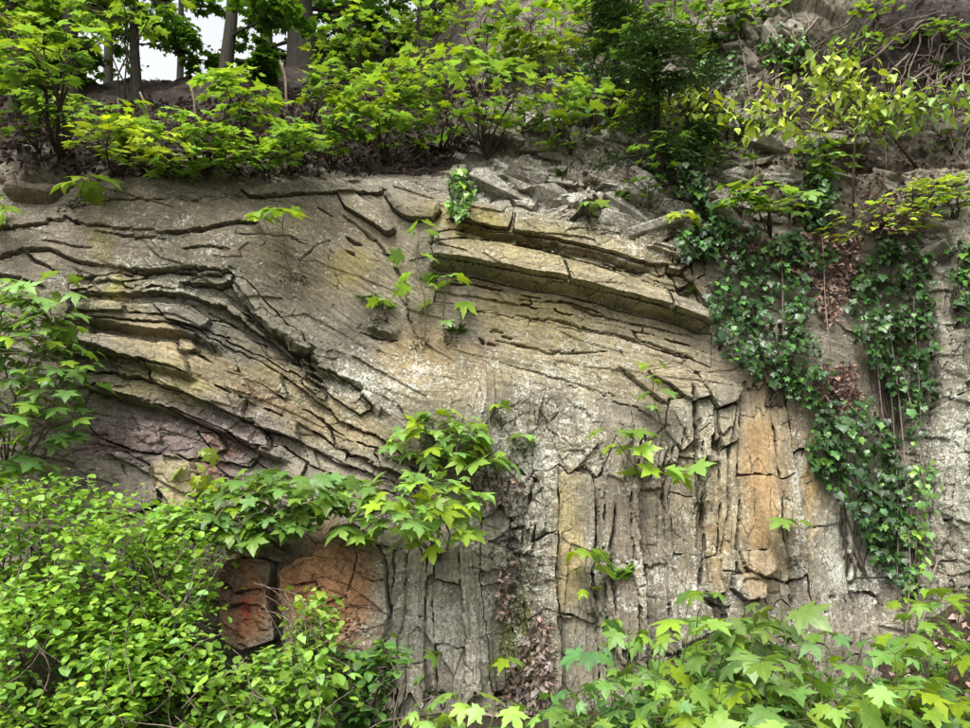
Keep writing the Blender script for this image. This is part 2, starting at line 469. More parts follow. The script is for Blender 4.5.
def ledge(pts, h=0.08, wa=28, wb=7, k=0.5, wc=16, taper=0.12):
    w = window(pts, 130)
    d, sg, par = seg_dist(pts, UW[w], VW[w]); s = d * sg
    tp = sstep(0, taper, par) * sstep(1, 1 - taper, par)
    g = np.where(s > 0, np.exp(-s / wa), np.where(s > -wb, 1 + s / wb * (1 + k), -k * np.exp((s + wb) / wc)))
    side = np.exp(-np.maximum(0, d - wa * 1.5) / 20)
    D[w] += h * g * tp * side

def crack(pts, depth=0.035, wd=1.3, step=0.0):
    w = window(pts, 40)
    d, sg, par = seg_dist(pts, UW[w], VW[w])
    tp = sstep(0, 0.1, par) * sstep(1, 0.9, par)
    br = 0.45 + 0.55 * sstep(-0.25, 0.25, noise(U[w] / 17, V[w] / 17, 3))
    wl = wd * (.25 + .65 * sstep(0, .35, par) * sstep(1, .65, par)) * (.7 + .5 * noise(U[w] / 13, V[w] / 13, 6))
    D[w] -= depth * np.exp(-(d / np.maximum(wl, .3)) ** 4) * tp * br
    if step: D[w] += step * np.where(sg > 0, 1, -1) * np.exp(-d / 14) * tp

def inside_poly(pts, Ug, Vg):
    r = np.zeros(Ug.shape, bool); n = len(pts); j = n - 1
    for i in range(n):
        xi, yi = pts[i]; xj, yj = pts[j]
        c = ((yi > Vg) != (yj > Vg)) & (Ug < (xj - xi) * (Vg - yi) / ((yj - yi) or 1e-9) + xi)
        r ^= c; j = i
    return r

def new_label(name):
    k = len(PIECES) + 1; PIECES[k] = name; return k

def edge_round(ed, r=3.0, a=0.018):
    return -a * 0.40 * np.clip(1 - ed / (r * .45), 0, 1) ** 2

def slab(pts, prot=0.07, tilt=(0.0, 0.0), name='rock_slab', round_=3.0, gap=0.7, warp=0.6, under=0.0):
    """one hand-placed piece: outline in photo pixels on the face; prot is how far it stands out"""
    w = window(pts, 12)
    if w is None: return
    Ug = U[w] + warp * wu[w]; Vg = V[w] + warp * wv[w]
    ins = inside_poly(pts, Ug, Vg)
    d, _, _ = seg_dist(list(pts) + [pts[0]], Ug, Vg)
    p = np.array(pts); cx, cy = p.mean(0); sx, sy = np.ptp(p, 0) + 1
    off = prot + tilt[0] * (Ug - cx) / sx * 2 + tilt[1] * (Vg - cy) / sy * 2
    if under:                                             # sloping underside
        bot = np.zeros(Ug.shape)
        vb = np.interp(Ug, *lower_edge(pts))
        off = off - under * np.clip(1 - (vb - Vg) / 9.0, 0, 1)
    D[w] = np.where(ins, D[w] + off + edge_round(d, round_), D[w])
    DEEP[w] = np.where(ins, 0.05 + max(prot, 0) , DEEP[w])
    lab = new_label(name)
    LAB[w] = np.where(ins & (d > gap * OPEN[w] * 1.3), lab, np.where(ins, 0, LAB[w]))

def lower_edge(pts):
    us = np.linspace(min(p[0] for p in pts), max(p[0] for p in pts), 40); vb = []
    n = len(pts)
    for x in us:
        best = -1e9
        for i in range(n):
            (x0, y0), (x1, y1) = pts[i], pts[(i + 1) % n]
            if min(x0, x1) <= x <= max(x0, x1) and x0 != x1:
                best = max(best, y0 + (y1 - y0) * (x - x0) / (x1 - x0))
        vb.append(best)
    return us, vb

def cells(ga, gb, rng_u, edges, joint, prot, tilt, name, vertical=False, skew=0.0, gap=0.8, sd=0, rnd=3.0, ra=0.018, rough=0.0, base=0.0):
    """beds between two guide curves, broken by joints: every bed block is a piece of its own"""
    rr = np.random.default_rng(sd)
    allp = ga + gb
    w = window(allp, 10)
    Ug, Vg = UW[w], VW[w]
    if vertical: Ug, Vg = Vg, Ug
    a = np.array(ga); b = np.array(gb)
    if vertical: a = a[:, ::-1]; b = b[:, ::-1]
    A = np.interp(Ug, a[:, 0], a[:, 1]); B = np.interp(Ug, b[:, 0], b[:, 1]); H = np.maximum(B - A, 1)
    s = (Vg - A) / H
    rag = 16 * noise(s * 9, s * 0 + sd, 5) if vertical else 0
    ins = (s >= 0) & (s < 1) & (Ug + rag > rng_u[0]) & (Ug + rag * 1.5 < rng_u[1])
    edges = np.array(edges, float); band = np.clip(np.searchsorted(edges, s) - 1, 0, len(edges) - 2)
    e0 = edges[band]; e1 = edges[band + 1]
    db = np.minimum(s - e0, e1 - s) * H
    fs = (s - e0) / (e1 - e0)
    off = np.zeros(s.shape); lab = np.zeros(s.shape, np.int32); ed = np.zeros(s.shape)
    Dw = D[w]; LW = LAB[w]; DW = DEEP[w]
    for k in range(len(edges) - 1):
        m = ins & (band == k)
        if not m.any(): continue
        js = [rng_u[0] - 5]
        while js[-1] < rng_u[1]: js.append(js[-1] + joint[0] * (joint[1] * 1.6 / joint[0]) ** rr.uniform(0, 1))
        js = np.array(js)
        uu = Ug + (skew + rr.normal(0, .25)) * (s - 0.5) * H + 3 * np.sin(s * 9 + k) + 1.5 * noise(Ug / 9, Vg / 9, sd + k)
        sg = np.clip(np.searchsorted(js, uu) - 1, 0, len(js) - 2)
        dj = np.minimum(uu - js[sg], js[sg + 1] - uu); fa = (uu - js[sg]) / (js[sg + 1] - js[sg])
        kb = rr.normal(0, prot * 0.7)
        for q in np.unique(sg[m]):
            mm = m & (sg == q)
            e = np.minimum(db, dj)
            o = base + kb + rr.normal(0, prot) + tilt * rr.uniform(0.3, 1.3) * (fs - 0.5) + rr.normal(0, prot * .5) * (fa - .5)
            r2 = edge_round(e, rnd, ra)
            Dw[mm] += (o + r2)[mm]
            DW[mm] = 0.055
            if mm.sum() > 60:
                go = gap * OPEN[w] * rr.uniform(0.2, 1.9); l = new_label(name); LW[mm] = l; LW[mm & (e <= go) & (go > .35)] = 0
            else:
                LW[mm] = 0
    D[w] = Dw; LAB[w] = LW; DEEP[w] = DW

def rubble(poly, n, prot, sd, name='rock_block', aniso=(1.0, 1.0), gap=0.8):
    rr = np.random.default_rng(sd)
    w = window(poly, 8); Ug, Vg = UW[w], VW[w]
    ins = inside_poly(poly, Ug, Vg)
    p = np.array(poly); pts = []
    while len(pts) < n:
        q = (rr.uniform(p[:, 0].min(), p[:, 0].max()), rr.uniform(p[:, 1].min(), p[:, 1].max()))
        if inside_poly(poly, np.array([q[0]]), np.array([q[1]]))[0]: pts.append(q)
    d1 = np.full(Ug.shape, 1e9); d2 = np.full(Ug.shape, 1e9); idx = np.zeros(Ug.shape, int)
    for i, (x, y) in enumerate(pts):
        d = np.hypot((Ug - x) * aniso[0], (Vg - y) * aniso[1])
        c = d < d1
        d2 = np.where(c, d1, np.minimum(d2, d)); idx = np.where(c, i, idx); d1 = np.where(c, d, d1)
    e = (d2 - d1) * 0.5
    for i, (x, y) in enumerate(pts):
        mm = ins & (idx == i)
        if not mm.any(): continue
        o = rr.normal(0, prot) + rr.normal(0, prot * .05) * (Ug - x) + (0.0012 + rr.normal(0, prot * .05)) * (Vg - y)
        Dv = D[w]; Dv[mm] += (o + edge_round(e, 4, 0.03))[mm]
        DEEP[w] = np.where(mm, 0.06, DEEP[w])
        if mm.sum() > 60:
            l = new_label(name); LAB[w] = np.where(mm & (e > gap * OPEN[w] * 1.2), l, np.where(mm, 0, LAB[w]))

# --- general roughness of the face
X0, Z0 = P0[..., 0], P0[..., 2]
D += 0.026 * fbm(X0 * 1.6, Z0 * 1.6, 2, 2) + 0.002 * ridged(X0 * 6, Z0 * 9, 3, 8)
rough_mask = np.clip(.8 * np.exp(-((U - 310) / 90) ** 4 - ((V - 600) / 60) ** 4) + np.exp(-((U - 180) / 130) ** 2 - ((V - 450) / 60) ** 2) + np.exp(-((U - 515) / 45) ** 2 - ((V - 580) / 110) ** 2)
                     + 0.9 * sstep(870, 930, U) + np.exp(-((U - 610) / 130) ** 2 - ((V - 195) / 45) ** 2) + 0.6 * np.exp(-((U - 560) / 60) ** 2 - ((V - 430) / 40) ** 2), 0, 1)
D += rough_mask * (0.022 * ridged(X0 * 4.1 + 2, Z0 * 4.6, 3, 13) + 0.004 * fbm(X0 * 22, Z0 * 22, 3, 14))
massive = np.clip(np.exp(-((U - 200) / 260) ** 4 - ((V - 228) / 36) ** 4) + np.exp(-((U - 370) / 60) ** 2 - ((V - 280) / 50) ** 2) + np.exp(-((U - 560) / 150) ** 4 - ((V - 345) / 60) ** 4) + .7 * np.exp(-((U - 770) / 50) ** 4 - ((V - 490) / 90) ** 4), 0, 1)
FA = 1.0 - 0.62 * massive
def frame(ang):
    c, s_ = math.cos(R(ang)), math.sin(R(ang))
    wx = X0 + .015 * fbm(X0 * 3, Z0 * 3, 3, 141); wz = Z0 + .015 * fbm(X0 * 3, Z0 * 3, 3, 142)
    return wx * c - wz * s_, wx * s_ + wz * c
vert = sstep(395, 440, V + .25 * np.abs(U - 640)) * sstep(440, 490, U + (V - 480) * -.05) * sstep(905, 870, U)
vert = np.maximum(vert, sstep(900, 925, U) * sstep(190, 240, V))
vert = np.maximum(vert, sstep(535, 560, V) * sstep(375, 395, U) * sstep(905, 870, U))
left = sstep(480, 420, U) * (1 - vert); right = np.clip(1 - vert - left, 0, 1)
fac = 0
aL, bL = frame(22); aR, bR = frame(13)
dz = np.interp(U, [0, 160, 300, 420], [0, 8, 70, 160]) * 0.0068                      # left beds bend over
SA = np.where(vert > .5, Z0, np.where(left > .5, X0 * 1.1, aR)); SB = np.where(vert > .5, X0 + 7, np.where(left > .5, Z0 + dz + 3, bR))
for msk, ang, sd_ in ((left, 22, 150), (right, 13, 160)):
    a_, b_ = frame(ang)
    fac = fac + msk * (0.026 * facet(a_ * 1.7, b_ * 7.5, sd_, .35) + 0.007 * facet(a_ * 6, b_ * 22, sd_ + 3, .5))
a_, b_ = frame(3)
fac = fac + vert * (0.045 * facet(a_ * 4.2, b_ * 1.5, 170, .25) + 0.010 * facet(a_ * 11, b_ * 5, 173, .3))
D += FA * fac + (0.35 + .65 * FA) * 0.0016 * facet(X0 * 30, Z0 * 40, 176, 1.0)
D += rough_mask * (0.030 * facet(X0 * 6 + Z0 * 2, Z0 * 10, 178, .8) + 0.012 * facet(X0 * 16, Z0 * 18, 179, 1.0))
# lamination following the dip
dip = V - (U * 0.22)
D += 0.005 * noise(UW / 140, (dip + wv) / 5.0, 40) * sstep(440, 500, U) * sstep(420, 330, V)
dipl = V - np.interp(U, [0, 180, 300, 420], [0, 8, 70, 160])
D += 0.005 * noise(UW / 70, (dipl + wv) / 5, 41) * sstep(430, 380, U) * sstep(255, 285, V) * sstep(500, 440, V)
D += 0.0012 * noise(UW / 5.0, VW / 90, 42) * sstep(420, 500, V) * sstep(380, 430, U) * sstep(900, 860, U)

# --- upper massive beds (left): long horizontal partings and an arching ledge
crack([(-60, 232), (20, 226), (70, 220), (110, 228), (160, 232)], 0.06, 1.4, 0.014)
crack([(92, 230), (130, 236), (170, 240)], 0.04, 1.1, 0.008)
crack([(150, 234), (200, 230), (238, 220), (262, 222)], 0.07, 1.8, 0.016)
crack([(-60, 262), (0, 257), (22, 250), (50, 250), (82, 262), (112, 268)], 0.07, 2.2, 0.018)
crack([(100, 266), (150, 271), (190, 268), (232, 271)], 0.06, 1.7, 0.016)
crack([(20, 250), (36, 262), (60, 272)], 0.05, 1.6, 0.014); crack([(-20, 275), (20, 278), (50, 290)], 0.05, 1.6, 0.014)
crack([(180, 250), (210, 246), (232, 250)], 0.04, 1.2, 0.008); crack([(40, 240), (70, 244), (96, 248)], 0.03, 1.0, 0.006)
crack([(60, 205), (120, 200), (200, 198), (250, 196), (300, 194)], 0.03)
crack([(230, 232), (290, 236), (320, 250)], 0.02)
crack([(300, 262), (318, 245), (332, 240)], 0.03)
crack([(335, 210), (355, 225), (392, 262), (410, 300)], 0.02, 1.4, 0.012)
crack([(318, 208), (332, 216)], 0.035)
crack([(345, 235), (352, 241), (362, 246)], 0.05, 2)
crack([(346, 249), (358, 256)], 0.04, 1.6)
crack([(405, 292), (410, 320), (420, 345)], 0.03, 1.5)
# steep oblique overhang crossing the left beds
ledge([(222, 274), (236, 290), (262, 312), (285, 335), (310, 352), (336, 372), (372, 402), (400, 432)], 0.065, 34, 6, 0.8, 14, 0.25)
# pair of great dipping beds on the right
ledge([(428, 262), (462, 268), (520, 279), (580, 290), (630, 303), (680, 318), (712, 330)], 0.085, 40, 3, 1.0, 12, 0.04)
ledge([(455, 226), (492, 236), (540, 244), (600, 258), (650, 270)], 0.05, 18, 2.5, 1.0, 5, 0.06)
crack([(428, 240), (440, 252), (470, 262)], 0.04)
crack([(440, 276), (500, 285), (512, 298)], 0.03)
crack([(512, 298), (560, 302), (600, 312), (690, 338)], 0.05, 1.2, 0.010)
crack([(512, 314), (560, 320), (600, 331), (650, 345), (700, 362)], 0.05, 1.1, 0.012)
crack([(470, 306), (500, 310)], 0.03)
crack([(490, 340), (520, 348), (560, 352), (610, 352)], 0.045, 1.6)
crack([(500, 365), (560, 378), (620, 400)], 0.025)
crack([(615, 365), (640, 385), (668, 405)], 0.05, 2.0, 0.02)
crack([(600, 400), (640, 412), (668, 428)], 0.03)
crack([(540, 440), (550, 420), (558, 405)], 0.02)
crack([(355, 330), (375, 338), (398, 342)], 0.06, 2.2)
ledge([(365, 325), (382, 333), (396, 338)], 0.05, 8, 3, .6, 4, .2)
for pts in ([(476, 335), (486, 343), (496, 346)], [(500, 336), (512, 340)], [(512, 346), (530, 349)], [(490, 330), (505, 333)]):
    crack(pts, 0.06, 2.2)

# --- shaly thin beds, then thick blocky beds dipping right
ga = [(40, 276), (110, 274), (160, 270), (225, 274), (262, 312), (300, 352), (336, 376), (400, 436)]
gb = [(40, 318), (90, 314), (130, 314), (180, 318), (225, 340), (262, 356), (300, 378), (340, 412), (400, 446)]
cells(ga, gb, (70, 330), [0, .18, .36, .50, .74, 1], (34, 110), 0.022, 0.03, 'rock_slab', skew=-0.4, sd=3, rnd=2.2, ra=0.02)
ga = [(40, 326), (66, 322), (108, 318), (180, 326), (225, 346), (262, 362), (300, 384), (340, 418), (400, 450), (440, 472)]
gb = [(40, 392), (95, 390), (140, 398), (178, 412), (228, 432), (262, 450), (300, 462), (340, 478), (400, 494), (440, 506)]
cells(ga, gb, (60, 425), [0, .26, .52, .76, 1], (30, 95), 0.045, 0.05, 'rock_slab', skew=-0.5, sd=8, rnd=3.2, ra=0.03, base=0.02)
ledge([(62, 320), (108, 321), (150, 330), (192, 336), (226, 352)], 0.08, 14, 5, 0.8, 8, .1)
ledge([(66, 345), (108, 352), (150, 366), (178, 374), (206, 380)], 0.06, 10, 5, 0.7, 8, .12)
ledge([(92, 388), (135, 398), (178, 413), (228, 434), (262, 452), (296, 468)], 0.09, 14, 5, 0.9, 12, .08)
slab([(228, 277), (246, 281), (268, 303), (296, 331), (318, 351), (310, 360), (280, 345), (252, 318), (234, 296)], 0.035, (0, .03), 'rock_slab', 2.5, .6, .5)
slab([(300, 353), (340, 377), (372, 405), (362, 416), (330, 393), (302, 370)], 0.03, (0, .03), 'rock_slab', 2.5, .6, .5)
slab([(150, 300), (190, 304), (216, 322), (208, 332), (170, 322)], 0.05, (0, .03), 'rock_slab', 2.5, .6, .5)
slab([(178, 338), (192, 340), (200, 352), (188, 356)], 0.08, (0, .02), 'rock_block', 3, .6, .3)
# purple ground below them
slab([(92, 392), (150, 400), (215, 432), (230, 452), (190, 462), (140, 452), (100, 440), (84, 415)], 0.02, (0.02, 0.03), 'rock_slab', 5)
slab([(196, 432), (236, 436), (262, 456), (250, 468), (222, 462)], 0.035, (0.0, 0.02), 'rock_slab')
slab([(245, 452), (285, 448), (308, 464), (300, 482), (268, 470)], 0.04, (0.0, 0.03), 'rock_slab')
slab([(84, 455), (125, 452), (158, 470), (160, 505), (120, 520), (70, 500)], 0.06, (0.0, -0.03), 'rock_block', 6)
slab([(154, 458), (176, 454), (196, 464), (206, 490), (200, 508), (176, 506), (158, 488)], 0.09, (0.0, 0.02), 'rock_block', 6)
slab([(192, 462), (214, 464), (226, 474), (220, 490), (205, 482)], 0.05, (0.0, 0.0), 'rock_block', 4)
# leaning grey slab and block under the top of the face
slab([(337, 193), (352, 191), (372, 207), (391, 224), (397, 234), (389, 238), (362, 220), (344, 209)], 0.06, (0.01, 0.03), 'rock_slab', 3, .7, .3)
slab([(384, 196), (399, 189), (420, 191), (436, 203), (442, 213), (434, 221), (408, 222), (392, 213)], 0.10, (0.0, 0.03), 'rock_block', 4, .7, .3, 0.05)
slab([(240, 190), (300, 186), (345, 184), (384, 189), (382, 196), (336, 194), (300, 197), (250, 198)], 0.06, (0.0, 0.0), 'rock_slab', 3, .7, .3, 0.02)
for pts_ in ([(432, 248), (470, 246), (505, 249), (560, 263), (566, 286), (520, 277), (465, 267), (434, 261)], [(562, 263), (620, 280), (664, 295), (668, 313), (630, 302), (568, 287)], [(666, 296), (690, 303), (706, 314), (710, 328), (690, 321), (670, 314)]):
    slab(pts_, 0.085, (0, 0.015), 'rock_slab', 2.5, .5, .3)
cells([(430, 232), (470, 230), (520, 240), (600, 258), (680, 282)], [(430, 246), (470, 246), (520, 252), (600, 274), (680, 300)], (432, 690), [0, .4, .7, 1], (50, 150), 0.008, 0.012, 'rock_slab', sd=61, rnd=2, ra=.012)
cells([(432, 270), (520, 284), (600, 300), (690, 326), (716, 334)], [(432, 300), (520, 316), (600, 333), (690, 360), (716, 372)], (436, 712), [0, .28, .62, 1], (70, 200), 0.009, 0.012, 'rock_slab', sd=62, rnd=2, ra=.012)
slab([(460, 207), (490, 207), (514, 214), (508, 236), (490, 233), (462, 226), (456, 216)], 0.06, (0, 0.0), 'rock_slab', 3, .7, .3)
slab([(516, 215), (560, 226), (620, 240), (672, 254), (674, 268), (645, 267), (600, 255), (560, 245), (512, 237)], 0.055, (0.0, 0.0), 'rock_slab', 3, .7, .3)

# --- steep, nearly vertical beds of the lower right
ga = [(640, 395), (612, 440), (596, 500), (598, 560), (606, 620), (604, 690)]
gb = [(742, 372), (738, 420), (736, 500), (738, 560), (742, 620), (744, 690)]
cells(ga, gb, (432, 660), np.cumsum([0, .22, .06, .20, .05, .18, .07, .09, .13]), (30, 150), 0.050, 0.03, 'rock_block', True, 0.2, sd=21, rnd=3.2, ra=0.022)
ga = [(742, 372), (738, 420), (736, 500), (738, 560), (742, 620), (744, 690)]
gb = [(812, 378), (826, 430), (842, 500), (850, 560), (858, 620), (860, 690)]
cells(ga, gb, (385, 600), [0, .42, .62, 1], (60, 150), 0.034, 0.012, 'rock_block', True, 0.1, sd=24, rnd=4.5, ra=0.022)
slab([(694, 372), (720, 380), (742, 386), (736, 402), (716, 410), (706, 396)], 0.07, (0, 0.03), 'rock_block')
slab([(646, 372), (672, 366), (696, 376), (708, 398), (690, 402), (668, 384)], 0.05, (0, 0.02), 'rock_block')
slab([(668, 398), (690, 396), (694, 440), (680, 452), (664, 430)], 0.03, (0, 0.02), 'rock_block')
slab([(716, 410), (736, 404), (738, 440), (722, 450)], 0.05, (0, .02), 'rock_block')
slab([(740, 552), (768, 548), (774, 566), (764, 578), (744, 570)], 0.06, (0, 0.03), 'rock_block', 5)
slab([(730, 576), (752, 572), (766, 584), (764, 598), (740, 602), (728, 590)], 0.07, (0, 0.03), 'rock_block', 5)
slab([(704, 560), (722, 556), (724, 592), (712, 600), (702, 590)], 0.05, (0, 0.02), 'rock_block', 4)
ledge([(690, 470), (706, 462), (724, 458)], 0.05, 10, 5, .6, 6, .2)
crack([(690, 385), (695, 430), (692, 474)], 0.16, 4.5); crack([(668, 440), (664, 470), (668, 520)], 0.10, 3.0); crack([(706, 486), (704, 530)], 0.12, 3.0); crack([(698, 596), (712, 604), (728, 606)], 0.12, 4.0)
crack([(612, 500), (610, 560), (614, 620)], 0.10, 3.0); crack([(645, 560), (642, 620)], 0.08, 2.5)
crack([(736, 385), (730, 450), (726, 520), (722, 580)], 0.05, 1.6)
cells([(826, 430), (842, 500), (850, 560), (858, 620), (862, 690)], [(850, 430), (884, 500), (900, 560), (906, 620), (908, 690)], (470, 690), [0, .45, 1], (50, 120), 0.03, 0.02, 'rock_block', True, .3, sd=27, rnd=3, ra=.02)
cells([(606, 600), (604, 640), (604, 700)], [(850, 600), (858, 640), (860, 700)], (655, 700), np.linspace(0, 1, 10), (24, 60), 0.035, 0.02, 'rock_block', True, .3, sd=28, rnd=3, ra=.02)
# centre: joint faces
ga = [(486, 470), (484, 520), (480, 580), (486, 640), (490, 700)]
gb = [(604, 470), (602, 520), (604, 580), (608, 640), (606, 700)]
cells(ga, gb, (470, 690), [0, .22, .34, .62, .92, 1], (50, 150), 0.038, 0.015, 'rock_block', True, 0.1, sd=33, rnd=3.5, ra=0.02)
# lower left blocks
ga = [(392, 556), (388, 600), (386, 640), (384, 700)]
gb = [(474, 556), (476, 600), (478, 640), (480, 700)]
cells(ga, gb, (550, 700), [0, .16, .42, .52, .84, 1], (30, 100), 0.045, 0.02, 'rock_block', True, 0.25, sd=36, rnd=3.2, ra=0.022)
slab([(224, 572), (232, 560), (262, 557), (276, 562), (277, 600), (282, 640), (250, 648), (226, 640)], 0.14, (0.01, 0.03), 'rock_block', 2.0, .9, .5)
slab([(286, 572), (306, 557), (318, 556), (322, 545), (334, 528), (352, 523), (370, 536), (384, 562), (388, 610), (386, 652), (340, 656), (292, 645), (288, 600)], 0.15, (-0.02, 0.0), 'rock_block', 2, .3, .8)
crack([(353, 524), (357, 560), (351, 600), (352, 640)], 0.03, 1.2, .012)
crack([(228, 580), (245, 592), (275, 590)], 0.05, 1.5, .02); crack([(228, 610), (250, 602), (278, 612)], 0.03, 1.2, .015); crack([(300, 585), (320, 580), (330, 600), (350, 596)], 0.04, 1.4, .02); crack([(295, 625), (330, 618), (350, 630)], 0.03, 1.2, .015)
crack([(360, 575), (372, 582), (386, 580)], 0.03, 1.2, .01)
slab([(298, 662), (350, 660), (386, 668), (388, 725), (300, 735)], 0.08, (0, 0.02), 'rock_block', 6)
slab([(340, 690), (386, 684), (400, 700), (400, 745), (345, 745)], 0.22, (0, 0.02), 'rock_block', 5)
# ragged small rock near the top centre and right
rubble([(452, 160), (560, 165), (640, 180), (700, 215), (712, 250), (676, 262), (640, 244), (580, 226), (520, 210), (470, 204), (446, 195)], 46, 0.030, 51, 'rock_block', (0.7, 1.2))
rubble([(650, 255), (705, 262), (712, 300), (700, 322), (672, 300)], 8, 0.02, 52)
rubble([(470, 470), (500, 460), (540, 480), (545, 530), (520, 560), (490, 540)], 14, 0.03, 53, 'rock_block', (1.2, .8))
cells([(922, 240), (924, 330), (930, 430), (934, 600)], [(990, 240), (990, 330), (992, 430), (994, 600)], (245, 590), [0, .2, .36, .6, .76, 1], (40, 140), .035, .02, 'rock_block', True, .3, sd=54, rnd=3, ra=.02)

# fine grain everywhere
D += 0.0009 * fbm(X0 * 45, Z0 * 45, 2, 77)

# --- colours of the rock (true colours of beds, joints, rust, lichen)
def rock_colour(U, V, X0, Z0):
    uw = U + 14 * fbm(X0 * 3, Z0 * 3, 4, 101); vw = V + 12 * fbm(X0 * 3, Z0 * 3, 4, 102)
    C = np.empty(U.shape + (3,)); C[:] = lin((124, 114, 96))
    def blob(cx, cy, rx, ry, col, s=1.0, ang=0.0, hard=1.6):
        a = R(ang); dx, dy = uw - cx, vw - cy
        x = dx * math.cos(a) + dy * math.sin(a); y = -dx * math.sin(a) + dy * math.cos(a)
        f = np.clip(hard * (1.25 - np.hypot(x / rx, y / ry)), 0, 1)[..., None] * s
        C[:] = C * (1 - f) + lin(col) * f
    blob(180, 225, 230, 48, (112, 101, 82)); blob(60, 240, 70, 40, (136, 120, 104), .7)
    blob(330, 260, 80, 55, (120, 108, 84)); blob(350, 265, 24, 20, (132, 120, 72), .6); blob(102, 242, 12, 22, (118, 112, 62), .7)
    blob(200, 320, 150, 55, (112, 104, 86), 1, 15); blob(120, 285, 50, 25, (124, 114, 84), .6); blob(118, 292, 10, 20, (142, 138, 72), .7)
    blob(260, 385, 170, 32, (138, 122, 92), 1, 24); blob(170, 390, 60, 22, (132, 122, 82), .8, 12); blob(200, 330, 60, 16, (104, 98, 88), .8, 30)
    blob(560, 250, 150, 34, (134, 121, 88), 1, 13); blob(470, 225, 40, 16, (134, 124, 74), .7, 14); blob(510, 262, 60, 12, (140, 128, 82), .6, 12)
    blob(560, 330, 160, 60, (152, 137, 106), 1, 12); blob(540, 315, 60, 22, (154, 140, 96), .7, 12); blob(660, 375, 60, 30, (148, 130, 104), .8)
    blob(460, 320, 16, 30, (176, 158, 146), .7); blob(485, 350, 20, 14, (126, 98, 92), .8); blob(440, 370, 70, 40, (150, 132, 102), .8)
    blob(420, 350, 40, 30, (146, 124, 92), .7)
    blob(590, 460, 60, 40, (150, 136, 112), .8); blob(520, 500, 30, 40, (128, 116, 104), .8)
    blob(570, 545, 14, 75, (156, 138, 100), .9); blob(640, 540, 50, 90, (142, 124, 106), .8); blob(690, 520, 40, 80, (140, 124, 104), .8)
    blob(770, 480, 48, 110, (148, 128, 98), .8, 2); blob(705, 500, 30, 80, (142, 126, 96), .6); blob(760, 480, 18, 110, (158, 128, 92), .8, 2); blob(815, 500, 10, 70, (156, 132, 92), .9, 4); blob(755, 585, 20, 14, (146, 124, 98), .9)
    blob(757, 560, 18, 14, (146, 124, 98), .9); blob(715, 540, 12, 60, (146, 122, 88), .7); blob(850, 610, 50, 40, (142, 126, 110), .8)
    blob(840, 540, 30, 60, (156, 144, 122), .7); blob(665, 610, 40, 50, (138, 124, 106), .6); blob(785, 400, 40, 30, (140, 124, 100), .7)
    blob(170, 450, 110, 48, (118, 99, 97)); blob(125, 490, 50, 36, (110, 98, 88)); blob(165, 430, 30, 16, (138, 112, 108), .6)
    blob(108, 445, 26, 14, (104, 80, 72), .8); blob(225, 445, 26, 10, (126, 94, 80), .8, 25); blob(205, 468, 18, 12, (118, 86, 74), .8); blob(265, 400, 30, 10, (146, 112, 90), .5, 25)
    blob(180, 482, 24, 26, (148, 134, 102), .95); blob(190, 508, 40, 12, (150, 122, 84), .6)
    blob(250, 600, 30, 46, (142, 101, 76), 1); blob(335, 590, 50, 60, (142, 105, 78), 1); blob(240, 590, 14, 28, (100, 80, 70), .7); blob(350, 640, 40, 22, (140, 112, 88), .7)
    blob(300, 590, 12, 40, (120, 82, 54), .7)
    blob(430, 630, 55, 75, (160, 146, 130), .9); blob(430, 575, 40, 30, (146, 134, 114), .8); blob(370, 700, 40, 30, (138, 126, 118), .8)
    blob(950, 470, 40, 70, (140, 134, 116), .8); blob(945, 300, 20, 60, (150, 144, 126), .8); blob(900, 300, 60, 60, (124, 112, 96), .6)
    blob(600, 190, 120, 40, (132, 120, 104), .9); blob(560, 165, 30, 20, (152, 150, 128), .6); blob(500, 195, 60, 16, (150, 144, 128), .6, 14)
    # red paint sprayed on the rusty block
    f = np.clip(1.35 - np.hypot((U - 252) / 7, (V - 608) / 15) + .9 * fbm(X0 * 14, Z0 * 14, 3, 5), 0, 1)
    f = (sstep(.25, .6, f) * sstep(-.35, .2, fbm(X0 * 60, Z0 * 60, 2, 9)) * .6)[..., None]
    C = C * (1 - f) + np.array([0.45, 0.035, 0.03]) * f
    # bed-to-bed colour changes along the bedding
    k = 1 + 0.16 * fbm(U / 90, dip / 16 if U.shape == dip.shape else V / 16, 3, 120)
    C = C * k[..., None]
    g_ = C.mean(-1, keepdims=True); sat = np.clip((C.max(-1, keepdims=True) - C.min(-1, keepdims=True)) / C.max(-1, keepdims=True), 0, 1); C = (g_ + (C - g_) * (0.70 + .30 * np.clip((sat - .45) / .25, 0, 1))) * np.array([0.97, 1.0, 0.93])
    L = 0.22 + 0.0 * U
    for cx, cy, rx, ry, s in ((80, 235, 150, 40, .25), (270, 240, 120, 30, .12), (620, 360, 120, 40, .3), (560, 385, 60, 40, .4), (440, 380, 50, 30, .5),
                              (640, 250, 70, 18, .4), (560, 262, 80, 8, .35), (365, 385, 50, 30, .6), (180, 285, 90, 20, .3), (300, 400, 60, 25, .3),
                              (525, 560, 45, 90, .55), (620, 560, 40, 90, .25), (700, 480, 40, 90, .5), (800, 480, 10, 90, .8), (850, 590, 60, 60, .5), (680, 600, 60, 60, .35),
                              (440, 650, 60, 60, .6), (400, 590, 40, 40, .4), (340, 640, 60, 30, .35), (950, 440, 40, 140, .55), (560, 185, 130, 35, .6), (570, 455, 70, 35, .5), (850, 540, 40, 60, .6),
                              (760, 500, 10, 100, .15), (190, 505, 50, 12, .6), (165, 430, 40, 14, .4), (490, 440, 40, 40, .5)):
        L = L + s * np.exp(-((U - cx) / rx) ** 2 - ((V - cy) / ry) ** 2)
